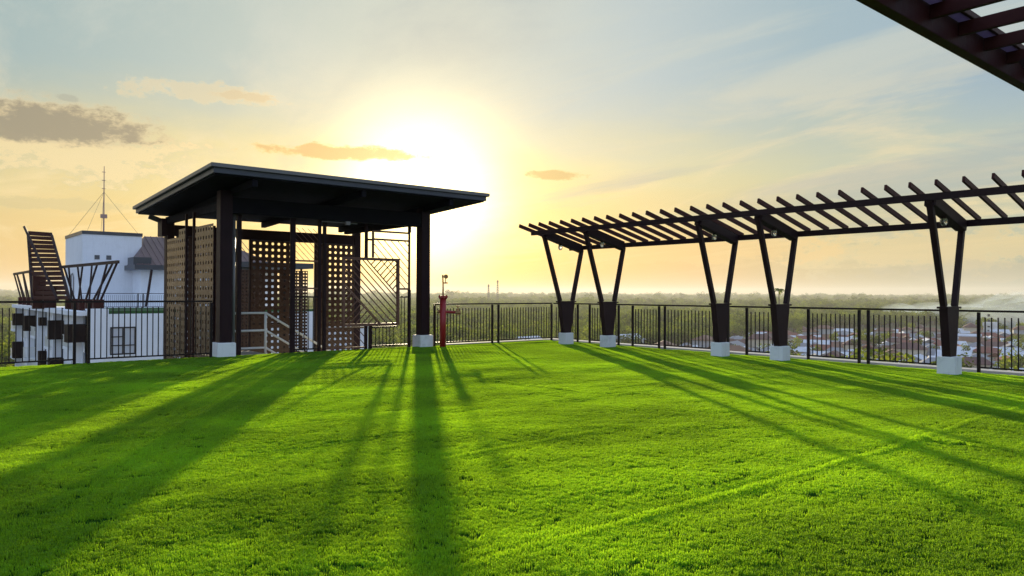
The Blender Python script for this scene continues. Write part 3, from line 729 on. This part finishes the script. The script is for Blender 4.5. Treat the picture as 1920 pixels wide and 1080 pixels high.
for i, (s, pr, wd) in enumerate(BAL):
    for k in range(7):
        top = -0.70 - 2.9 * k
        if k == 0 or (i + k) % 3 != 1: balcony(s, top, (1.2, 1.45, 0.7, 1.4, 1.2)[i] if k == 0 else 1.65, pr, wd)
        else: balcony(s, top, 1.2, pr, wd, brown=False)
        balcony(s + wd + 1.9, top - 0.9 - 0.5 * (i % 2), 1.05, 0.6, 2.4, brown=False)
    MB().box(CX - 0.55, CX - 0.004, CY + s + wd + 0.3, CY + s + wd + 0.75, GZ, ZR - 0.345).build('wall_fin', M['wall'], apt)
# railing on that roof
fz_ = ZR
rl = thing('roof_railing', (CX + 10, CY + 10, ZR), 'thin dark railing on the neighbouring roof behind its grass strip', 'railing')
ry = CY + 11.0
MB().box(CX + 1.3, CX + 16, ry - 0.03, ry + 0.03, ZR + 1.16, ZR + 1.21).build('top_rail', M['rail'], rl)
MB().box(CX + 1.3, CX + 16, ry - 0.02, ry + 0.02, ZR + 0.06, ZR + 0.10).build('bottom_rail', M['rail'], rl)
for x in (1.3, 5.6, 6.0, 10.3, 10.7, 15.9): MB().box(CX + x - 0.04, CX + x + 0.04, ry - 0.035, ry + 0.035, ZR - 0.02, ZR + 1.16).build('post', M['rail'], rl)
p0 = None
for k in range(1, 98):
    x = CX + 1.3 + k * 0.15
    if p0 is None: p0 = MB().box(x - 0.009, x + 0.009, ry - 0.009, ry + 0.009, ZR + 0.10, ZR + 1.05).build('picket', M['rail'], rl); base = x
    else:
        c = p0.copy(); C.objects.link(c); c.matrix_parent_inverse = Matrix.Translation((x - base, 0, 0)) @ p0.matrix_parent_inverse
# stair head block and wing with a metal roof
PH = at(155, 432, 68); hx, hy, hz = PH.x, PH.y, PH.z
blk = thing('stair_head_block', (hx, hy, ZR), 'plain white stair head block with mast on the neighbouring roof', 'building')
MB().box(hx, hx + 5.0, hy, hy + 9.0, ZR - 0.3, hz - 0.32).build('wall', M['wall'], blk)
MB().box(hx - 0.06, hx + 5.06, hy - 0.06, hy + 9.0, hz - 0.317, hz).build('parapet_cap', M['fascia'], blk)
for px_ in (176, 197):
    q = at(px_, 483, 70); x = hx + (px_ - 155) / 105 * 4.9
    MB().box(x, x + 0.42, hy - 0.03, hy + 0.02, z_at(px_, 487, 69.5), z_at(px_, 479, 69.5)).build('vent_window', M['glass'], blk)
MB().tube([(hx - 0.08, hy + 5.2, ZR), (hx - 0.08, hy + 5.2, ZR + 2.9), (hx - 0.08, hy + 4.5, ZR + 3.1), (hx - 0.08, hy + 3.9, ZR + 2.7), (hx - 0.08, hy + 3.9, ZR)], 0.05, 6).build('vent_pipe', M['pipe_grey'], blk)
wing = thing('roof_wing', (hx + 5, hy - 3, ZR), 'white wing with mauve metal hip roof and dark eaves behind the shelter screens', 'building')
wx0, wx1, wy0, wy1 = hx + 4.2, hx + 17.0, hy - 3.2, hy + 8
ez = z_at(290, 497, 67)
MB().box(wx0, wx1, wy0, wy1, ZR - 0.3, ez - 0.2).build('wall', M['wall'], wing)
MB().box(wx0 - 0.7, wx1 + 0.7, wy0 - 0.8, wy1, ez - 0.38, ez + 0.05).build('eave', M['fascia'], wing)
MB().box(wx0 - 0.72, wx0 + 0.8, wy0 - 0.4, wy0 + 1.8, ez + 0.05, ez + 0.75).build('gutter_box', M['fascia'], wing)
rb = MB(); e0 = ez + 0.06; pk = ez + 3.1
A = (wx0 - 0.5, wy0 - 0.6, e0); B = (wx1 + 0.5, wy0 - 0.6, e0); Cc = (wx1 + 0.5, wy1, e0); D_ = (wx0 - 0.5, wy1, e0)
mx0, mx1, my = wx0 + 1.6, wx1 - 4.0, (wy0 + wy1) / 2
rb.add([A, B, Cc, D_, (mx0, my, pk), (mx1, my, pk)], [(0, 1, 5, 4), (1, 2, 5), (2, 3, 4, 5), (3, 0, 4), (0, 3, 2, 1)])
n = 26
for k in range(1, n):       # standing seams
    t = k / n; x = A[0] + (B[0] - A[0]) * t
    u = min(1.0, min(x - A[0], B[0] - x) / (mx0 - A[0]))
    rb.bar((x, A[1], e0 + 0.03), (x, A[1] + (my - A[1]) * u, e0 + (pk - e0) * u + 0.03), 0.05, 0.05, (1, 0, 0))
rb.build('roof', M['mauve'], wing)
MB().bar((wx0 + 0.2, wy0 - 1.1, ZR), (wx0 + 0.75, wy0 - 0.7, ez - 0.4), 0.16, 0.16).build('slanting_post', M['steel'], wing)
# mast with guy wires
mx, my_ = hx + 2.1, hy + 2.0
mast = thing('antenna_mast', (mx, my_, hz), 'thin antenna mast with guy wires on the white stair head block', 'mast')
zt = z_at(198, 312, 71); zm = z_at(198, 405, 71)
MB().tube([(mx, my_, hz - 0.3), (mx, my_, zt)], [0.075, 0.03], 6).build('pole', M['mast'], mast)
MB().box(mx - 0.28, mx + 0.28, my_ - 0.1, my_ + 0.1, zm - 0.22, zm + 0.15).build('junction_box', M['mast'], mast)
zw = z_at(198, 360, 71)
for x, y in ((hx - 0.2 + 0.3, hy + 8), (hx + 0.4, hy + 0.2), (hx + 4.7, hy + 0.3), (hx + 2.6, hy + 6)):
    MB().tube([(mx, my_, zw), (x, y, hz)], 0.014, 4).build('guy_wire', M['wire'], mast)
for k in range(3): MB().tube([(mx - 0.18, my_, zw + 0.8 * k + 0.3), (mx + 0.12, my_, zw + 0.8 * k + 0.3)], 0.03, 5).build('cross_arm', M['mast'], mast)

# pergolas on the neighbouring roof
def v_fan(name, label, a, b_, n, zb, ta, tb, fan):
    """row of V posts standing along a..b under one beam ta..tb, planters at their feet"""
    t = thing(name, ((a.x + b_.x) / 2, (a.y + b_.y) / 2, zb), label, 'pergola')
    MB().bar(ta, tb, 0.16, 0.22).build('beam', M['steel'], t)
    for k in range(n):
        u = k / (n - 1); p = a.lerp(b_, u)
        for sg in (-1, 1):
            v = min(0.985, max(0.015, u + sg * fan))
            MB().bar((p.x + sg * 0.1, p.y, zb + 0.6), ta.lerp(tb, v), 0.11, 0.11).build('arm', M['steel'], t)
        MB().box(p.x - 0.34, p.x + 0.34, p.y - 0.3, p.y + 0.3, zb - 0.1, zb + 0.85).build('planter_box', M['timber'], t)
    return t
v_fan('neighbour_pergola', 'dark pergola of crossing V posts on the neighbouring roof, left of the white block', col_at(132, 60), col_at(184, 54), 5, ZR - 0.1, at(112, 501, 60.5), at(222, 491, 53.5), 0.17)
v_fan('neighbour_pergola', 'small dark pergola of slanting posts at the far left of the neighbouring roof', col_at(42, 76), col_at(66, 70), 4, ZR - 0.1, at(26, 514, 77), at(62, 508, 69), 0.16)
tr = thing('slatted_trellis', (col_at(85, 62).x, col_at(85, 62).y, ZR), 'tall leaning dark slatted trellis like a broad ladder on the neighbouring roof', 'trellis')
TL, TR_, BL, BR = at(53, 437, 64), at(97, 440, 64), at(62, 562, 60), at(131, 562, 57)
for a, c in ((TL, BL), (TR_, BR), (at(46, 426, 63), at(108, 562, 58))): MB().bar(a, c, 0.17, 0.26, tuple(_r0)).build('stringer', M['steel'], tr)
for k in range(15):
    u = k / 14.4; a = TL.lerp(BL, u); c = TR_.lerp(BR, u)
    MB().bar(a, c, 0.12, 0.30 if k % 3 else 0.36, tuple(_f0)).build('slat', M['timber'], tr)
for k in range(2):
    q = at(73 + 20 * k, 545, 60.5); MB().box(q.x - 0.45, q.x + 0.45, q.y - 0.3, q.y + 0.3, ZR - 0.1, q.z + 1.2 - 0.8 * k).build('foot', M['timber'], tr)

# that block's own stair shelter, seen through ours
q = col_at(452, 44); nx0, ny0 = q.x, q.y
ns = thing('neighbour_shelter', (nx0 + 3, ny0 + 2, 0), 'dark perforated stair shelter of the neighbouring block, seen through the near shelter', 'shelter')
MB().box(nx0 - 0.9, nx0 + 4.3, ny0 - 0.6, ny0 + 4.6, 3.02, 3.34).build('roof', M['fascia'], ns)
nf = lambda s, d, z: (s, ny0 + d, z)
nl = lambda s, d, z: (nx0 + d, s, z)
for s0, s1 in ((nx0, nx0 + 1.3), (nx0 + 2.9, nx0 + 4.2)): perf(nf, s0, s1, -4.0, 2.9, 0.2, 0.2, 0.09).build('perforated_screen', M['screen'], ns)
perf(nl, ny0 + 0.1, ny0 + 4, -4.0, 2.9, 0.2, 0.2, 0.09).build('perforated_screen', M['screen'], ns)
for x in (0.02, 1.3, 2.9, 3.8): MB().box(nx0 + x - 0.05, nx0 + x + 0.05, ny0 + 0.05, ny0 + 0.15, -4.0, 3.05).build('post', M['steel'], ns)
MB().box(nx0 - 0.1, nx0 + 4.2, ny0 + 0.2, ny0 + 4.6, GZ, -4.0).build('wall', M['wall'], ns)
MB().box(nx0 + 0.6, nx0 + 2.6, ny0 + 3.0, ny0 + 3.1, -4.0, 3.0).build('back_panel', M['balcony'], ns)
MB().box(nx0 + 3.6, nx0 + 4.2, ny0 + 3.0, ny0 + 3.1, -4.0, 3.0).build('back_panel', M['balcony'], ns)
q = col_at(650, 58)
an = thing('annex_building', (q.x, q.y, GZ), 'low pale flat-roofed annex seen under the lattice of the shelter', 'building')
MB().box(q.x, q.x + 1.9, q.y, q.y + 6, GZ, z_at(665, 614, 58)).build('wall', M['wall'], an)
MB().box(q.x - 0.1, q.x + 2.0, q.y - 0.1, q.y + 6.1, z_at(665, 614, 58), z_at(665, 614, 58) + 0.2).build('roof', M['wall_cream'], an)

# ------------------------------------------------------------------ land, hills
def land_z(x, y):
    r = math.hypot(x - EYE.x, y - EYE.y)
    return GZ + 2.0 * noise.noise(Vector((x / 260, y / 260, 0.3))) * min(1, r / 300) + max(0, r - 2500) / 3500 * 12
M['ground'] = material('ground_soil', (0.075, 0.085, 0.035), 0.95, 0, 0.5, 0.02, 0, dirt=(0.3, 0.05))
me = bpy.data.meshes.new('ground'); vs = [(EYE.x, EYE.y, GZ)]; fs = []
rings = [0, 40, 80, 140, 200, 280, 380, 500, 650, 850, 1100, 1500, 2000, 2600, 3300, 4200, 5200, 6500]; NS = 96
for r in rings[1:]:
    for k in range(NS):
        a = 2 * math.pi * k / NS; x, y = EYE.x + r * math.sin(a), EYE.y + r * math.cos(a); vs.append((x, y, land_z(x, y)))
for k in range(NS): fs.append((0, 1 + (k + 1) % NS, 1 + k))
for j in range(len(rings) - 2):
    for k in range(NS):
        a = 1 + j * NS + k; b_ = 1 + j * NS + (k + 1) % NS; fs.append((a, b_, b_ + NS, a + NS))
me.from_pydata(vs, [], fs); me.materials.append(M['ground']); me.polygons.foreach_set('use_smooth', [True] * len(fs))
o = bpy.data.objects.new('ground', me); C.objects.link(o); tag(o, kind='structure')
M['hill'] = material('hill_woods', (0.05, 0.085, 0.045), 0.95, 0, 0.4, 0.01)
vs = []; fs = []; NH = 70
for i in range(NH + 1):
    pxl = -700 + 1000 * i / NH
    for j, (D, u) in enumerate(((3900, 0), (4300, 0.55), (4800, 1.0), (5400, 0.4))):
        p = at(pxl, 551, D); fall = math.exp(-((pxl + 120) / 190) ** 2) + 0.6 * math.exp(-((pxl + 480) / 150) ** 2)
        h = u * fall * (62 + 16 * noise.noise(Vector((pxl / 38, j * 2.0, 1.0)))) + 4 * u * noise.noise(Vector((pxl / 9, j, 3.0)))
        vs.append((p.x, p.y, -20 + max(0, h)))
for i in range(NH):
    for j in range(3): a = i * 4 + j; fs.append((a, a + 4, a + 5, a + 1))
me = bpy.data.meshes.new('hills'); me.from_pydata(vs, [], fs); me.materials.append(M['hill'])
o = bpy.data.objects.new('hills', me); C.objects.link(o); tag(o, kind='structure')

# ------------------------------------------------------------------ trees
def leaf_mat(name, diff, trans):
    m = bpy.data.materials.new(name); m.use_nodes = True
    n = Nodes(m.node_tree); n.n.clear(); g = n.new('ShaderNodeNewGeometry'); oi = n.new('ShaderNodeObjectInfo')
    k = n.m('ADD', n.m('MULTIPLY', g.outputs['Random Per Island'], 0.15), n.m('MULTIPLY', n.smooth(n.noise(g.outputs['Position'], 0.06, 4, 0.6), 0.36, 0.66), 0.75))
    cd = n.mix(k, tuple(x * 0.45 for x in diff) + (1,), (diff[0] * 1.9, diff[1] * 1.5, diff[2] * 1.1, 1))
    ct = n.mix(k, tuple(x * 0.35 for x in trans) + (1,), (trans[0] * 1.8, trans[1] * 1.4, trans[2], 1))
    df = n.new('ShaderNodeBsdfDiffuse'); n.l.new(cd, df.inputs[0]); tr_ = n.new('ShaderNodeBsdfTranslucent'); n.l.new(ct, tr_.inputs[0])
    ad = n.new('ShaderNodeAddShader'); n.l.new(df.outputs[0], ad.inputs[0]); n.l.new(tr_.outputs[0], ad.inputs[1])
    out = n.new('ShaderNodeOutputMaterial'); n.l.new(ad.outputs[0], out.inputs[0]); return m
M['leaf'] = leaf_mat('leaves', (0.036, 0.070, 0.014), (0.100, 0.150, 0.010))
M['bark'] = material('bark', (0.09, 0.065, 0.045), 0.9, 0, 0.4, 6)
def crown_mb(seed, rx=3.6, rz=2.8, zc=6.0, n=700, leaf=0.62):
    rnd = random.Random(seed); mb = MB()
    lobes = [(rnd.gauss(0, rx * .42), rnd.gauss(0, rx * .42), zc + rnd.gauss(0, rz * .40), rnd.uniform(.42, .75)) for _ in range(11)]
    for i in range(n):
        lx, ly, lz, lr = rnd.choice(lobes)
        v = Vector((rnd.gauss(0, 1), rnd.gauss(0, 1), rnd.gauss(0, 1))).normalized() * (lr * rnd.uniform(0.55, 1.05) ** 0.5)
        p = Vector((lx + v.x * rx * .75, ly + v.y * rx * .75, lz + v.z * rz * .75))
        nrm = (v + Vector((rnd.gauss(0, .28), rnd.gauss(0, .28), rnd.gauss(0, .28) + .35))).normalized()
        a = nrm.orthogonal().normalized(); a.rotate(Matrix.Rotation(rnd.uniform(0, 6.28), 3, nrm)); c = nrm.cross(a)
        s = leaf * rnd.uniform(0.5, 1.25)
        mb.add([p - a * s * .5, p + c * s * .32 + nrm * s * .1, p + a * s * .5, p - c * s * .32 - nrm * s * .12], [(0, 1, 2, 3)])
    return mb, lobes
def trunk_mb(lobes, zc=6.0):
    mb = MB(); mb.tube([(0, 0, -0.3), (0.08, 0.05, zc * .3), (0, 0.1, zc * .62)], [0.26, 0.20, 0.13], 8)
    for l in lobes[:6]: mb.tube([(0, 0.08, zc * .5), (l[0] * .5, l[1] * .5, zc * .5 + (l[2] - zc * .5) * .55), (l[0], l[1], l[2])], [0.11, 0.07, 0.03], 5)
    return mb
srcs = []
for k in range(5):
    mb, lb = crown_mb(40 + k, 3.6 + 0.5 * (k % 3), 2.7 + 0.4 * (k % 2), 5.4, 620, 0.75)
    tm = trunk_mb(lb, 5.4); mb.cur = 1; mb.add(tm.v, tm.f)
    o = mb.build('forest_tree', None, mats=[M['leaf'], M['bark']]); C.objects.unlink(o); srcs.append(o)
rg = random.Random(21)
TOWN = lambda pxl, D: pxl > 1150 and 165 < D < 300 + max(0, (pxl - 1180)) * 0.62
def px_depth(x, y):
    qx, qy = x - EYE.x, y - EYE.y; dep = qx * _f0.x + qy * _f0.y; lat = qx * _r0.x + qy * _r0.y
    return (960 + F * lat / dep if dep > 1 else 99999), dep
pts = []; rot = []; scl = []
def wood(d0, d1, step_, s0, s1):
    D = d0
    while D < d1:
        half = D * 0.80
        L_ = -half
        while L_ < half:
            dd = D + rg.uniform(-.5, .5) * step_; ll = L_ + rg.uniform(-.5, .5) * step_; L_ += step_
            x = EYE.x + _f0.x * dd + _r0.x * ll; y = EYE.y + _f0.y * dd + _r0.y * ll
            pl = 960 + F * ll / dd
            if TOWN(pl, dd) and rg.random() < 0.97: continue
            if CX - 6 < x < CX + 22 and CY - 30 < y < CY + 46: continue
            if noise.noise(Vector((x / 70, y / 70, 8.0))) < -0.42 and d0 < 900: continue
            s = rg.uniform(s0, s1) * (1 + 0.35 * noise.noise(Vector((x / 120, y / 120, 2))))
            pts.append((x, y, land_z(x, y) - 0.2)); rot.append(rg.uniform(0, 6.28)); scl.append((s, s, s * rg.uniform(0.8, 1.25) * ((0.40 + 0.5 * rg.random() ** 3) if d0 > 1500 else (0.55 + 0.45 * rg.random() ** 2) if d0 > 800 else 1)))
        D += step_
wood(75, 420, 7.2, 0.7, 1.5); wood(420, 900, 8.5, 0.9, 1.6); wood(900, 1900, 15, 1.7, 2.6); wood(1900, 4400, 30, 3.0, 4.2)
scatter('forest', pts, rot, scl, srcs, 'wide dark green forest reaching from below the roof to the horizon', 'forest')

# ------------------------------------------------------------------ town below
roofc = [('red_roof', (0.20, 0.050, 0.035)), ('rust_roof', (0.17, 0.075, 0.045)), ('grey_roof', (0.24, 0.24, 0.26)), ('white_roof', (0.62, 0.63, 0.66)), ('maroon_roof', (0.10, 0.035, 0.035))]
for nm, c in roofc: M[nm] = material(nm, c, 0.6, 0, 0.3, 0.4, dirt=(0.2, 0.5))
wallc = [('wall_white', (0.66, 0.65, 0.62)), ('wall_tan', (0.56, 0.48, 0.36)), ('wall_grey', (0.42, 0.42, 0.42)), ('wall_peach', (0.60, 0.45, 0.34))]
for nm, c in wallc: M[nm] = material(nm, c, 0.85, 0, 0.12, 0.6, dirt=(0.2, 0.6))
htxt = {'red_roof': 'house with a red pitched roof in the crowded town beyond the fence', 'rust_roof': 'house with a rusty brown pitched roof in the town beyond the fence', 'grey_roof': 'house with a grey metal roof in the town beyond the fence', 'white_roof': 'house with a bright pale roof in the town beyond the fence', 'maroon_roof': 'house with a dark maroon roof in the town beyond the fence'}
protos = {}
def house_proto(rn, wn, hip, seed):
    rnd = random.Random(seed); L_, W_, H_ = rnd.uniform(9, 13), rnd.uniform(6.5, 8.5), rnd.choice((3.2, 3.4, 6.0))
    t = thing('house', (0, 0, 0), htxt[rn], 'house', 'houses of the town with ' + rn.replace('_', ' ') + 's')
    hl, hw = L_ / 2, W_ / 2; rh = rnd.uniform(1.5, 2.4)
    b = MB().box(-hl, hl, -hw, hw, -1.5, H_)
    if not hip: b.add([(-hl, -hw, H_), (-hl, hw, H_), (-hl, 0, H_ + rh)], [(0, 2, 1)]); b.add([(hl, -hw, H_), (hl, hw, H_), (hl, 0, H_ + rh)], [(0, 1, 2)])
    b.build('wall', M[wn], t)
    o_ = 0.6; i = 3.0 if hip else 0.0; r = MB(); e = H_ - 0.22
    for dz_ in (0.0,):
        lo = [(-hl - o_, -hw - o_, e), (hl + o_, -hw - o_, e), (hl + o_, hw + o_, e), (-hl - o_, hw + o_, e)]
        rd = [(-hl - (0 if hip else o_) + i, 0, H_ + rh + 0.05), (hl + (0 if hip else o_) - i, 0, H_ + rh + 0.05)]
        up = [(x, y, z + 0.16) for x, y, z in lo]; ru = [(x, y, z + 0.16) for x, y, z in rd]
        r.add(lo + rd + up + ru, [(0, 4, 5, 1), (1, 5, 2), (2, 5, 4, 3), (3, 4, 0), (6, 7, 11, 10), (7, 8, 11), (8, 9, 10, 11), (9, 6, 10), (0, 1, 7, 6), (1, 2, 8, 7), (2, 3, 9, 8), (3, 0, 6, 9)])
    r.build('roof', M[rn], t)
    for sx, sy in ((-0.25, -1), (0.25, -1), (-0.2, 1)):
        x = L_ * sx
        MB().box(x - 0.7, x + 0.7, sy * hw - 0.05, sy * hw + 0.05, 1.0, 2.3).build('window', M['glass'], t)
    MB().box(-hl - 0.05, -hl + 0.05, -0.7, 0.7, 0.9, 2.3).build('window', M['glass'], t)
    MB().box(hl * 0.05 - 0.5, hl * 0.05 + 0.5, -hw - 0.04, -hw + 0.05, -0.2, 2.1).build('door', M['balcony'], t)
    return t
plist = []
for k, (rn, wn, hp) in enumerate((('red_roof', 'wall_white', True), ('red_roof', 'wall_tan', False), ('rust_roof', 'wall_white', False), ('rust_roof', 'wall_grey', True), ('grey_roof', 'wall_peach', False), ('grey_roof', 'wall_white', True), ('white_roof', 'wall_white', False), ('white_roof', 'wall_tan', False), ('maroon_roof', 'wall_tan', True), ('maroon_roof', 'wall_white', False))):
    plist.append([house_proto(rn, wn, hp, 70 + k), False])
rg = random.Random(5); spots = []
D = 178.0
while D < 720:
    pl = 1120.0
    while pl < 2250:
        dd = D + rg.uniform(-4, 4); pp = pl + rg.uniform(-.25, .25) * 14 * F / D
        p = col_at(pp, dd)
        ok = TOWN(pp, dd)
        if not ok and rg.random() < 0.035 and pp > 1130 and dd < 420: ok = True
        if 20.5 / dd * F > 104 + (pp - 1160) * 0.068 or pp > 2060: ok = False      # hidden below the roof edge
        if ok and rg.random() < (0.96 if D < 430 else 0.75): spots.append((p.x, p.y, dd, pp))
        pl += 13.2 * F / D
    D += 12.5 if D < 480 else 16
spots.sort(key=lambda s: s[2]); spots = spots[:290]
for x, y, dd, pp in spots:
    wts = [2.6, 1.8, 2.2, 1.3, 2, 1.5, 3.0, 2.6, 1.2, 1.2]; pr = rg.choices(plist, wts)[0]
    o = pr[0] if not pr[1] else copy_tree(pr[0]); pr[1] = True
    o.location = (x, y, land_z(x, y) + 0.2)
    o.rotation_euler = (0, 0, R(20) + rg.choice((0, 1)) * math.pi / 2 + rg.gauss(0, 0.12)); s = rg.uniform(0.75, 1.12); o.scale = (s, s, s)
for pr in plist:
    if not pr[1]:
        for ch in list(pr[0].children): bpy.data.objects.remove(ch)
        bpy.data.objects.remove(pr[0])
# trees among the houses
tp = []
for k in range(4):
    t = thing('tree', (0, 0, 0), ['broad dark green tree among the town houses', 'tall narrow green tree among the town houses', 'low bushy green tree among the town houses', 'round green tree among the town houses'][k], 'tree', ['broad trees in the town', 'narrow trees in the town', 'low trees in the town', 'round trees in the town'][k])
    mb, lb = crown_mb(90 + k, (4.2, 2.6, 3.0, 3.4)[k], (2.6, 4.2, 2.2, 3.2)[k], (5.5, 7.0, 3.6, 5.5)[k], 420, 0.8)
    mb.build('crown', M['leaf'], t); trunk_mb(lb, (5.5, 7.0, 3.6, 5.5)[k]).build('trunk', M['bark'], t); tp.append([t, False])
n_t = 0
while n_t < 70:
    dd = rg.uniform(240, 560); pp = rg.uniform(1150, 2150)
    if not TOWN(pp, dd): continue
    p = col_at(pp, dd)
    if any((p.x - s[0]) ** 2 + (p.y - s[1]) ** 2 < 49 for s in spots): 
        if rg.random() < 0.9: continue
    q = rg.choice(tp); o = q[0] if not q[1] else copy_tree(q[0]); q[1] = True
    o.location = (p.x, p.y, land_z(p.x, p.y)); o.rotation_euler = (0, 0, rg.uniform(0, 6.28)); s = rg.uniform(0.5, 0.95); o.scale = (s, s, s); n_t += 1
# pale tower in the town
p = col_at(1857, 470); z1 = z_at(1857, 604, 470); gz = land_z(p.x, p.y)
t = thing('water_tower', (p.x, p.y, gz), 'pale slender tower standing above the town roofs at the right', 'tower')
MB().box(p.x - 3.0, p.x + 3.0, p.y - 3.0, p.y + 3.0, gz - 1, z1 - 2.4).build('shaft', M['wall_white'], t)
MB().box(p.x - 3.5, p.x + 3.5, p.y - 3.5, p.y + 3.5, z1 - 2.4, z1).build('tank', M['wall_white'], t, 0.3)
for k in range(4): MB().box(p.x - 3.05, p.x - 2.95, p.y - 0.7, p.y + 0.7, gz + 3 + k * 3.4, gz + 4.6 + k * 3.4).build('window', M['glass'], t)
# pale houses showing through the trees
for pp, dd, lb in ((988, 300, 'lone white house among trees behind the back fence'), (1178, 330, 'long white shed among trees left of the middle V post')):
    p = col_at(pp, dd); gz = land_z(p.x, p.y)
    t = thing('house', (p.x, p.y, gz), lb, 'house')
    MB().box(p.x - 5, p.x + 6, p.y - 4, p.y + 4, gz - 1, gz + 7.5).build('wall', M['wall_white'], t)
    q = [(p.x - 5.6, p.y - 4.6, gz + 7.4), (p.x + 6.6, p.y - 4.6, gz + 7.4), (p.x + 6.6, p.y + 4.6, gz + 7.4), (p.x - 5.6, p.y + 4.6, gz + 7.4)]
    MB().add(q + [(p.x - 5.6, p.y, gz + 9.8), (p.x + 6.6, p.y, gz + 9.8)], [(0, 1, 5, 4), (2, 3, 4, 5), (1, 2, 5), (3, 0, 4), (3, 2, 1, 0)]).build('roof', M['white_roof'], t)
    MB().box(p.x - 2, p.x + 1, p.y - 4.06, p.y - 3.95, gz + 4.2, gz + 6).build('window', M['glass'], t)
# far radio masts
for pp, top, lb in ((916, 533, 'shorter of two far radio masts on the horizon'), (933, 525, 'taller of two far radio masts on the horizon')):
    p = col_at(pp, 1500); gz = land_z(p.x, p.y); zt = z_at(pp, top, 1500); hh = zt - gz
    t = thing('radio_mast', (p.x, p.y, gz), lb, 'mast'); b = MB()
    for sx in (-1, 1):
        for sy in (-1, 1): b.bar((p.x + sx * 2.6, p.y + sy * 2.6, gz), (p.x + sx * 0.5, p.y + sy * 0.5, zt), 0.5, 0.5)
    for k in range(12):
        u = k / 12; v = (k + 1) / 12; r0 = 2.6 - 2.1 * u; r1 = 2.6 - 2.1 * v
        for sx, sy, ex, ey in ((-1, -1, 1, -1), (1, -1, 1, 1), (1, 1, -1, 1), (-1, 1, -1, -1)): b.bar((p.x + sx * r0, p.y + sy * r0, gz + hh * u), (p.x + ex * r1, p.y + ey * r1, gz + hh * v), 0.25, 0.25)
    b.build('lattice', M['rail'], t)
    MB().box(p.x - 1.3, p.x + 1.3, p.y - 1.3, p.y + 1.3, zt - 5, zt - 2).build('antenna_ring', M['rail'], t)
# a palm that tops the horizon
for pp, dd, top, lb in ((1460, 330, 543, 'tall palm rising above the horizon beside the second nearest V post'), ):
    p = col_at(pp, dd); gz = land_z(p.x, p.y); zt = z_at(pp, top, dd)
    t = thing('palm_tree', (p.x, p.y, gz), lb, 'tree')
    MB().tube([(p.x, p.y, gz - 0.5), (p.x + 0.5, p.y, gz + (zt - gz) * .5), (p.x + 0.2, p.y, zt)], [0.35, 0.24, 0.2], 7).build('trunk', M['bark'], t)
    b = MB()
    for k in range(16):
        a = k * 2.4; el_ = rg.uniform(-0.2, 0.9); L_ = rg.uniform(2.4, 3.4)
        pr_ = None
        for j in range(6):
            u = j / 5; r = L_ * u * math.cos(el_ * (1 - u * .5)); z = zt + L_ * math.sin(el_) * u - 2.2 * u * u
            c = Vector((p.x + 0.2 + r * math.cos(a), p.y + r * math.sin(a), z)); sd = Vector((-math.sin(a), math.cos(a), -0.5)) * (0.5 * math.sin(math.pi * (u * .9 + .08)))
            if pr_: b.add([pr_[0] - pr_[1], pr_[0] + Vector((0, 0, .12)), c + Vector((0, 0, .12)), c - sd], [(0, 1, 2, 3)]); s2 = Vector((-pr_[1].x, -pr_[1].y, pr_[1].z)); s3 = Vector((-sd.x, -sd.y, sd.z)); b.add([pr_[0] + Vector((0, 0, .12)), pr_[0] - s2, c - s3, c + Vector((0, 0, .12))], [(0, 1, 2, 3)])
            pr_ = (c, sd)
    b.build('crown', M['leaf'], t)

# ------------------------------------------------------------------ smoke over the town, haze over everything
def volume(name, col, dens, aniso):
    m = bpy.data.materials.new(name); m.use_nodes = True; n = Nodes(m.node_tree); n.n.clear()
    v = n.new('ShaderNodeVolumePrincipled'); v.inputs['Color'].default_value = col; v.inputs['Density'].default_value = dens; v.inputs['Anisotropy'].default_value = aniso
    out = n.new('ShaderNodeOutputMaterial'); n.l.new(v.outputs[0], out.inputs['Volume']); return m
M['smoke'] = volume('smoke', (0.78, 0.92, 1.0, 1), 0.012, 0.3)
bm = bmesh.new()
for pp, yy_, dd, rx, rz in ((1880, 590, 640, 34, 15), (1935, 600, 640, 44, 17), (1915, 572, 660, 30, 12), (1985, 585, 650, 44, 18), (1845, 600, 650, 24, 8), (1780, 585, 700, 60, 7)):
    q = at(pp, yy_, dd)
    bmesh.ops.create_icosphere(bm, subdivisions=3, radius=1, matrix=Matrix.Translation(q) @ Matrix.Diagonal((rx, rx, rz, 1)))
for v in bm.verts: v.co += Vector((noise.noise(v.co / 14), noise.noise(v.co / 14 + Vector((9, 0, 0))), noise.noise(v.co / 9 + Vector((0, 9, 0))))) * 6
me = bpy.data.meshes.new('smoke'); bm.to_mesh(me); bm.free(); me.materials.append(M['smoke'])
o = bpy.data.objects.new('smoke', me); C.objects.link(o); tag(o, 'bluish smoke drifting over the town at the right', 'smoke', kind='stuff')
M['haze'] = volume('haze', (0.92, 0.90, 0.84, 1), 0.00018, 0.28)
b = MB().box(EYE.x - 6700, EYE.x + 6700, EYE.y - 6700, EYE.y + 6700, -31, 62)
o = b.build('haze', M['haze']); tag(o, 'pale evening haze over the land', 'haze', kind='stuff')
bpy.context.view_layer.update()
